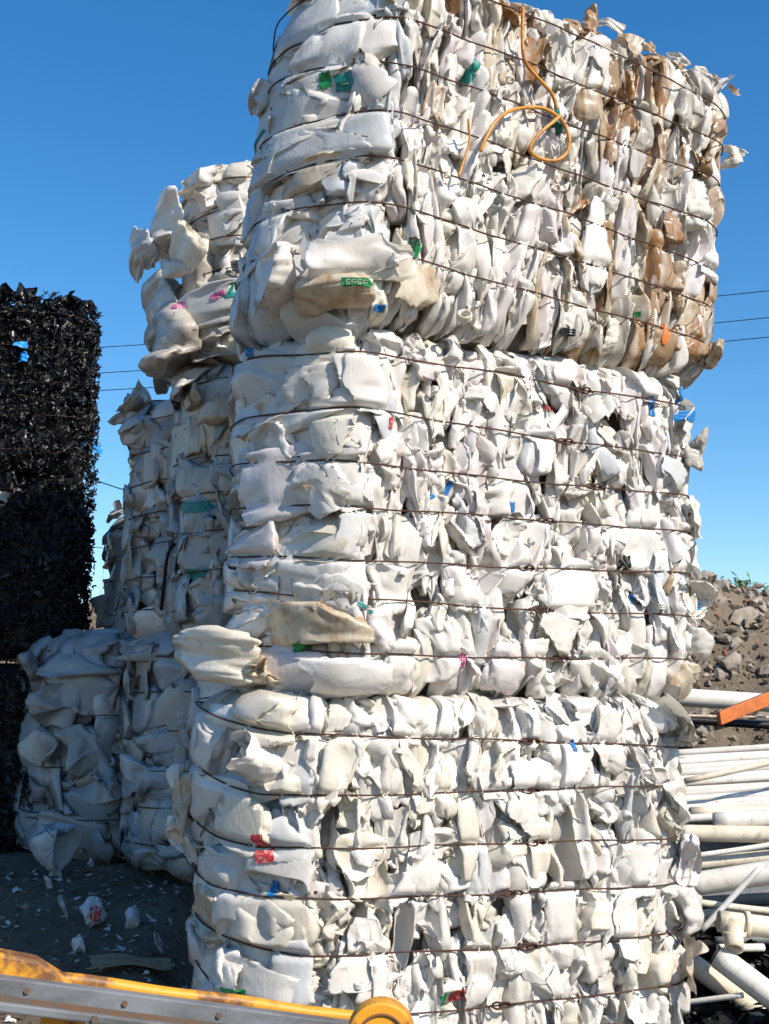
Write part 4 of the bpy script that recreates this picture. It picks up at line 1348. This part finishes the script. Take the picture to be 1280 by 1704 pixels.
pipe(1100, 1158, 9.9, 1500, 1184, 9.9, 30, 'pipe', 'wide white pipe along the top back of the pipe pile, behind the orange board')
pipe(1110, 1196, 9.3, 1500, 1222, 9.3, 13, 'black2', 'thin black pipe lying across the pile just under the orange board')
for k, (dy, dz) in enumerate(((0, 0), (6, .1))):
    c = at(1240, 1193 + dy, 9.5 - dz)
    bevel_box('board', c, (.45, .02, -.01), (0, .06, 0), (0, 0, .008), M['tan'])
    o = bpy.data.objects[[o.name for o in C.objects if o.name.startswith('board')][-1]]
    tag(o, ('pale flat board directly behind the orange board on the pile', 'pale flat board under the orange board, just above the black pipe')[k], 'board')
ca, cb = at(1196, 1196, 9.1), at(1340, 1138, 9.2)
d = (cb - ca) / 2
o = bevel_box('board', (ca + cb) / 2, d, (0, .05, 0), np.array((-.1, 0, 1)) * .045, M['orange'])
tag(o, 'orange board slanting up to the right on top of the pipes', 'board')
rg = np.random.default_rng(61)
for i in range(13):
    pipe(1090 + rg.uniform(0, 30), 1262 + i * 9, 8.95 - i * .045, 1480, 1240 + i * 8.8 + rg.normal(0, 3), 8.9 - i * .05, 14, ('pipe', 'pipe2')[i % 3 == 2], ('topmost', 'second', 'third', 'fourth', 'fifth', 'sixth', 'seventh', 'eighth', 'ninth', 'tenth', 'eleventh', 'twelfth', 'lowest')[i] + ' pipe of the rear layer seen between the thin pipes', group='pipes of the rear layer')
for i in range(14):
    y = 1246 + i * 8.6
    Yb = 8.75 - i * .045
    dy = rg.normal(0, 2)
    pipe(1090 + rg.uniform(0, 30), y + 8 + dy, Yb, 1480, y - 16 + dy + rg.normal(0, 4), Yb - .15, rg.uniform(11, 14), 'pipe' if i % 4 else 'white', (('topmost', 'second', 'third', 'fourth', 'fifth', 'sixth', 'seventh', 'eighth', 'ninth', 'tenth', 'eleventh', 'twelfth', 'thirteenth', 'lowest')[i] + ' thin white pipe counting down the layered bundle'), group='thin pipes layered in the bundle')
pipe(1188, 1366, 7.9, 1500, 1352, 7.8, 27, 'pipe', 'wide white pipe below the bundle of thin pipes')
pipe(1120, 1386, 7.9, 1500, 1393, 7.7, 27, 'pipe2', 'cream pipe stained brown just under the wide white one')
pipe(1100, 1414, 8.0, 1500, 1398, 8.0, 26, 'pipeg', 'dark grey pipe in the shadowed gap of the pile')
pipe(1110, 1442, 7.8, 1500, 1405, 7.8, 22, 'pipe2', 'cream pipe sloping up to the right under the dark gap')
pipe(1140, 1474, 7.5, 1500, 1418, 7.3, 38, 'pipe', 'thick clean white pipe, middle of the pile')
pipe(1120, 1500, 7.7, 1500, 1476, 7.6, 32, 'pipeg', 'grey weathered pipe under the thick white one')
pipe(1120, 1524, 7.6, 1500, 1505, 7.5, 16, 'pipe2', 'thin cream pipe just behind the tee fitting')
pipe(1168, 1548, 7.15, 1263, 1446, 7.25, 10, 'grey', 'thin translucent rod leaning diagonally across the pile', name='plastic_rod')
pipe(1196, 1578, 7.2, 1270, 1577, 7.3, 13, 'pipe', 'short thin white pipe stub under the tee fitting')
pipe(1190, 1566, 7.4, 1500, 1560, 7.4, 14, 'pipeg', 'grey pipe behind the stub under the tee fitting')
pipe(1196, 1592, 6.95, 1420, 1762, 6.6, 40, 'pipe', 'thick white pipe slanting down to the right at the bottom of the pile')
pipe(1150, 1602, 7.15, 1420, 1800, 6.8, 34, 'pipe2', 'cream pipe slanting down to the right beneath the thick white one')
pipe(1130, 1670, 7.0, 1237, 1656, 6.85, 9, 'pipe', 'thin white rod end sticking out near the bottom corner', name='plastic_rod')
pipe(1150, 1630, 7.5, 1500, 1640, 7.5, 30, 'black2', 'black pipe in the deep gap under the slanting pipes')
pipe(1120, 1690, 7.3, 1500, 1720, 7.2, 24, 'pipeg', 'grey pipe half buried near the bottom corner')
pipe(1150, 1352, 8.2, 1500, 1345, 8.1, 18, 'pipe2', 'cream pipe resting right below the thin bundle')
_r = np.random.default_rng(71)
for i, (x0, y0, x1, y1, w_, mt_, lb_) in enumerate(((1140, 1300, 1500, 1215, 10, 'pipe2', 'thin cream pipe lying crosswise over the top of the layered bundle'), (1150, 1425, 1420, 1380, 9, 'pipe', 'thin white pipe crossing the dark gap of the pile'),
                                                   (1150, 1500, 1450, 1530, 11, 'pipe2', 'thin dirty pipe sloping down behind the tee fitting'), (1180, 1610, 1420, 1600, 11, 'pipeg', 'thin grey pipe crossing behind the slanting pipes'), (1160, 1640, 1430, 1690, 13, 'pipe2', 'dirty cream pipe deep under the slanting pipes'))):
    pipe(x0, y0, (8.1, 7.75, 7.4, 7.3, 7.25)[i], x1, y1, (8.1, 7.7, 7.4, 7.3, 7.2)[i], w_, mt_, lb_, sag=.01)
# tee fitting
root = empty('tee_fitting', tuple(at(1220, 1540, 7.0)), 'cream pipe tee fitting with its open branch pointing down', 'pipe fitting')
Yt = 7.0
k = Yt / FPX
def tpart(name, P, r, r2=None):
    vo, fo = tube(P, r, 20, caps=False)
    vi, fi = tube(P, r * .84, 20, caps=False)
    v, f = join([(vo, fo), (vi, [q[::-1] for q in fi])])
    n = len(vo)
    for e, off in ((0, 0), (1, n - 20)):
        for i in range(20):
            q = (off + i, off + (i + 1) % 20, n + off + (i + 1) % 20, n + off + i)
            f.append(q if e else q[::-1])
    link(name, v, f, M['pipe2'], root, origin=P[0])
tpart('run_pipe', [at(x, 1533 + (x - 1196) * .12, Yt) for x in (1196, 1220, 1250, 1300, 1400)], 17 * k)
tpart('collar', [at(x, 1533 + (x - 1196) * .12, Yt) for x in (1238, 1242, 1246)], 21 * k)
tpart('branch', [at(1222, y, Yt - .03 - (y - 1540) * .002) for y in (1536, 1550, 1565, 1580)], 15 * k)
tpart('branch_collar', [at(1222, y, Yt - .05) for y in (1550, 1554, 1558)], 19 * k)

# dark scrap under the pipes
rg = np.random.default_rng(88)
lst = []
def heap_h(x, y):
    return 0.05 + 1.02 * sst((x - 1.2) / .5) * sst((y - 6.5) / 2.3) * (1 - sst((y - 10) / 1.5)) * (1 - sst((x - 6) / 2))
xs = np.linspace(1.2, 8, 90); ys = np.linspace(6.3, 11.6, 80)
Xg, Yg = np.meshgrid(xs, ys)
V = np.stack([Xg.ravel(), Yg.ravel(), (heap_h(Xg, Yg) + rough(Xg * 2, Yg * 2) * .8 - .12 + gh(Xg, Yg) * .3).ravel()], 1)
tag(link('scrap_heap', V, [tuple(q) for q in grid_faces(len(xs), len(ys), False)], M['dgrey']), 'dark scrap heap under the pipes', kind='stuff')
for i in range(500):
    x, y = rg.uniform(1.5, 3.2), rg.uniform(6.5, 7.6)
    P, F = sheet(rg, 6, 5, amp=.25)
    V = (P * np.array((rg.uniform(.03, .12), rg.uniform(.02, .08), .04))) @ rot3(*rg.uniform(-1, 1, 3)).T + np.array((x, y, heap_h(x, y) - .02))
    lst.append((V, F))
v, f = join(lst)
tag(link('loose_scrap', v, f, M['black2']), 'dark torn scraps lying between the pipes', kind='stuff')

# ------------------------------------------------------------------ litter on the shaded ground
def ground_at(px, py):
    for Y in np.linspace(4, 14, 1500):
        p = at(px, py, Y)
        if p[2] <= gh(p[0], p[1]): return p
    return at(px, py, 8)


rg = np.random.default_rng(14)
lst = []
for i in range(1100):
    x, y = rg.uniform(-3.6, -.6), rg.uniform(4.5, 9.3)
    P, F = sheet(rg, 6, 5, amp=.2)
    s = rg.uniform(.004, .022) * (1 if rg.random() < .93 else 2.4)
    V = (P * np.array((s, s * rg.uniform(.4, 1), s * .5))) @ rot3(*rg.normal(0, .4, 3)).T + np.array((x, y, gh(x, y) + .012))
    lst.append((V, F))
v, f = join(lst)
tag(link('litter', v, f, M['paper']), 'small pale scraps scattered over the shaded ground', kind='stuff')
lst = []
for i in range(1800):
    x, y = rg.uniform(-3.8, -.6), rg.uniform(4.2, 9.5)
    r = rg.uniform(.01, .04)
    v, f = stone(rg, (r, r, r * .6), 1, 8)
    lst.append((v + np.array((x, y, gh(x, y))), f))
v, f = join(lst)
tag(link('pebbles', v, f, M['ground'], smooth=False), 'small stones in the dark soil', kind='stuff')
def lump(px, py, dims, mat, label, cat, name, seed, rot=(0, 1.2, 0.3), cut=False):
    rg = np.random.default_rng(seed)
    c = ground_at(px, py)
    P, F = container(rg, 26, 20, dents=4, crumple=.12, cut=cut)
    V = (P * np.array(dims) / 2) @ rot3(*rot).T
    V = V + c + np.array((0, 0, -V[:, 2].min() - .01))
    return tag(link(name, V, F, M[mat], origin=c), label, cat)
bag = lump(155, 1545, (.16, .13, .13), 'grey', 'crumpled white bag with a red patch lying on the dark soil', 'bag', 'plastic_bag', 1)
V = np.array([bag.matrix_basis @ v.co for v in bag.data.vertices])
bvb = BVHTree.FromPolygons([tuple(v) for v in V], [tuple(p.vertices) for p in bag.data.polygons])
c = V.mean(0); L = []
u, w = np.meshgrid(np.linspace(-.02, .05, 9), np.linspace(-.03, .05, 9))
for a, b in zip(u.ravel(), w.ravel()):
    q = Vector((c[0] + a, 5, c[2] + b - .01)); h_ = bvb.ray_cast(q, Vector((0, 1, 0)), 6)
    L.append(np.array(h_[0]) - (0, .004, 0) if h_[0] is not None else (L[-1] if L else np.array(c)))
link('printed_patch', np.array(L), grid_faces(9, 9, False), M['red'], bag, origin=c)
lump(222, 1540, (.12, .2, .09), 'blueish', 'pale blue crushed bottle on the soil right of the red patched bag', 'bottle', 'crushed_bottle', 2, rot=(.3, 1.0, .2))
lump(130, 1585, (.10, .10, .07), 'white2', 'small white crumpled cup on the soil below the red patched bag', 'cup', 'crushed_cup', 3, cut=True)
lump(105, 1533, (.16, .09, .03), 'paper', 'flat pale scrap left of the red patched bag', 'scrap', 'paper_scrap', 4)
lump(95, 1463, (.12, .12, .05), 'paper', 'pale crumpled scrap highest on the dark slope', 'scrap', 'paper_scrap', 5)
lump(80, 1480, (.10, .06, .04), 'paper', 'small pale scrap just below the highest one on the dark slope', 'scrap', 'paper_scrap', 6)
lump(150, 1442, (.07, .05, .05), 'grey', 'small bottle end on the soil left of the grey ground bale', 'bottle', 'bottle_end', 7)
lump(265, 1590, (.15, .1, .04), 'grey', 'grey torn film on the soil beside the bottom of the near stack', 'film', 'torn_film', 8)
cc = ground_at(215, 1612)
P, F = sheet(np.random.default_rng(3), 20, 16, amp=.12, curl=.3)
P = (P * np.array((.20, .13, .07))) @ rot3(.15, .1, .2).T + cc
o = link('cardboard_sheet', P + (0, 0, .03), F, M['brown'], origin=cc)
tag(o, 'brown crumpled cardboard sheet on the soil behind the yellow steel frame', 'cardboard')

# ------------------------------------------------------------------ yellow and grey steel frame in the foreground
A0, A1 = at(-150, 1600, 2.62), at(700, 1712, 2.95)
root = empty('steel_frame', (float(A0[0]), float(A0[1]), float(gh(A0[0], A0[1]))), 'rusty yellow and grey steel machine frame crossing the bottom left corner', 'steel frame')
ax = A1 - A0
Ltot = np.linalg.norm(ax); axn = ax / Ltot
side = np.cross(axn, (0, 0, 1)); side /= np.linalg.norm(side)     # towards the camera
if side[1] > 0: side = -side
upn = np.cross(side, axn)
if upn[2] < 0: upn = -upn
k = 2.75 / FPX
def along(t, s, u): return A0 + ax * t + side * s + upn * u
# grey stepped channel
bevel_box('grey_beam', along(.5, .035, -.016), ax / 2, side * .020, upn * .018, M['steel'], root, .004)
bevel_box('beam_recess', along(.5, .045, -.036), ax / 2, side * .010, upn * .008, M['rusty'], root, .002)
bevel_box('lower_beam', along(.5, .046, -.050), ax / 2, side * .020, upn * .009, M['steel'], root, .004)
for t_ in (.16, .34, .52, .70):
    q_ = along(t_, .066, -.050)
    v, f = tube([q_, q_ + side * .006, q_ + side * .0061], [.008, .008, .004], 6)
    link('bolt', v, f, M['rusty'], root, origin=q_, smooth=False)
    q_ = along(t_ + .05, .056, -.016)
    v, f = tube([q_ - side * .002, q_ + side * .004], [.006, .006], 6)
    link('bolt', v, f, M['rusty'], root, origin=q_, smooth=False)
P = [along(t, .0, .004 + .0015 * math.sin(t * 23)) for t in np.linspace(0.0, .93, 40)]
v, f = tube(P, 0.014, 12)
link('yellow_rail', v, f, M['yellow'], root, origin=P[0])
# thick yellow plate at the left
prof = [(-.02, -.01), (.0, .035), (.10, .043), (.235, .036), (.29, .012), (.33, -.012)]
n = len(prof)
P0 = np.array([A0 + axn * a + upn * b + side * .02 for a, b in prof] + [A0 + axn * .33 + upn * -.03 + side * .02, A0 + axn * -.02 + upn * -.03 + side * .02])
P1 = P0 - side * .07
nn = len(P0)
v = np.vstack([P0, P1]); f = [tuple(range(nn)), tuple(range(2 * nn - 1, nn - 1, -1))] + [(i + nn, (i + 1) % nn + nn, (i + 1) % nn, i) for i in range(nn)]
o = link('yellow_plate', v, f, M['yellow'], root, origin=P0.mean(0), smooth=False)
md = o.modifiers.new('b', 'BEVEL'); md.width = .008; md.segments = 3
# round end
cR = at(634, 1722, 2.72)
lst = []
a = np.linspace(0, 2 * PI, 41)[:-1]
prof = [(0.001, -.035), (.064, -.035), (.067, -.031), (.067, .031), (.064, .035), (0.001, .035)]
V = np.concatenate([np.stack([cR[0] + r_ * np.cos(a), np.full(40, cR[1] + d_) + .15 * r_ * np.cos(a), cR[2] + r_ * np.sin(a)], 1) for r_, d_ in prof])
_o = link('round_end', V, [tuple(q[::-1]) for q in grid_faces(40, len(prof))], M['yellow'], root, origin=cR, smooth=False)
_m = _o.modifiers.new('b', 'BEVEL'); _m.width = .003; _m.segments = 2
for r_, d_ in ((.045, -.037),):
    v, f = tube([cR + (r_ * math.cos(q), d_ + .15 * r_ * math.cos(q), r_ * math.sin(q)) for q in np.linspace(0, 2 * PI, 32, endpoint=False)], .003, 6, closed=True)
    link('weld_ring', v, f, M['rusty'], root, origin=cR)
v, f = tube([cR + (0, -.045, 0), cR + (0, .06, 0)], .02, 14)
link('pivot_pin', v, f, M['steel'], root, origin=cR)
# bracket and posts
c0 = at(88, 1722, 2.70)
bevel_box('bracket', c0 + np.array((0, .06, -.02)), (.035, 0, -.03), (0, .03, 0), (.012, 0, .07), M['yellow'], root, .004)
for t in (.03, .78):
    q = along(t, .04, -.06)
    gz = float(gh(q[0], q[1]))
    bevel_box('post', (q[0], q[1], (q[2] + gz) / 2 - .01), (.03, 0, 0), (0, .03, 0), (0, 0, (q[2] - gz) / 2 + .01), M['yellow'], root, .004)
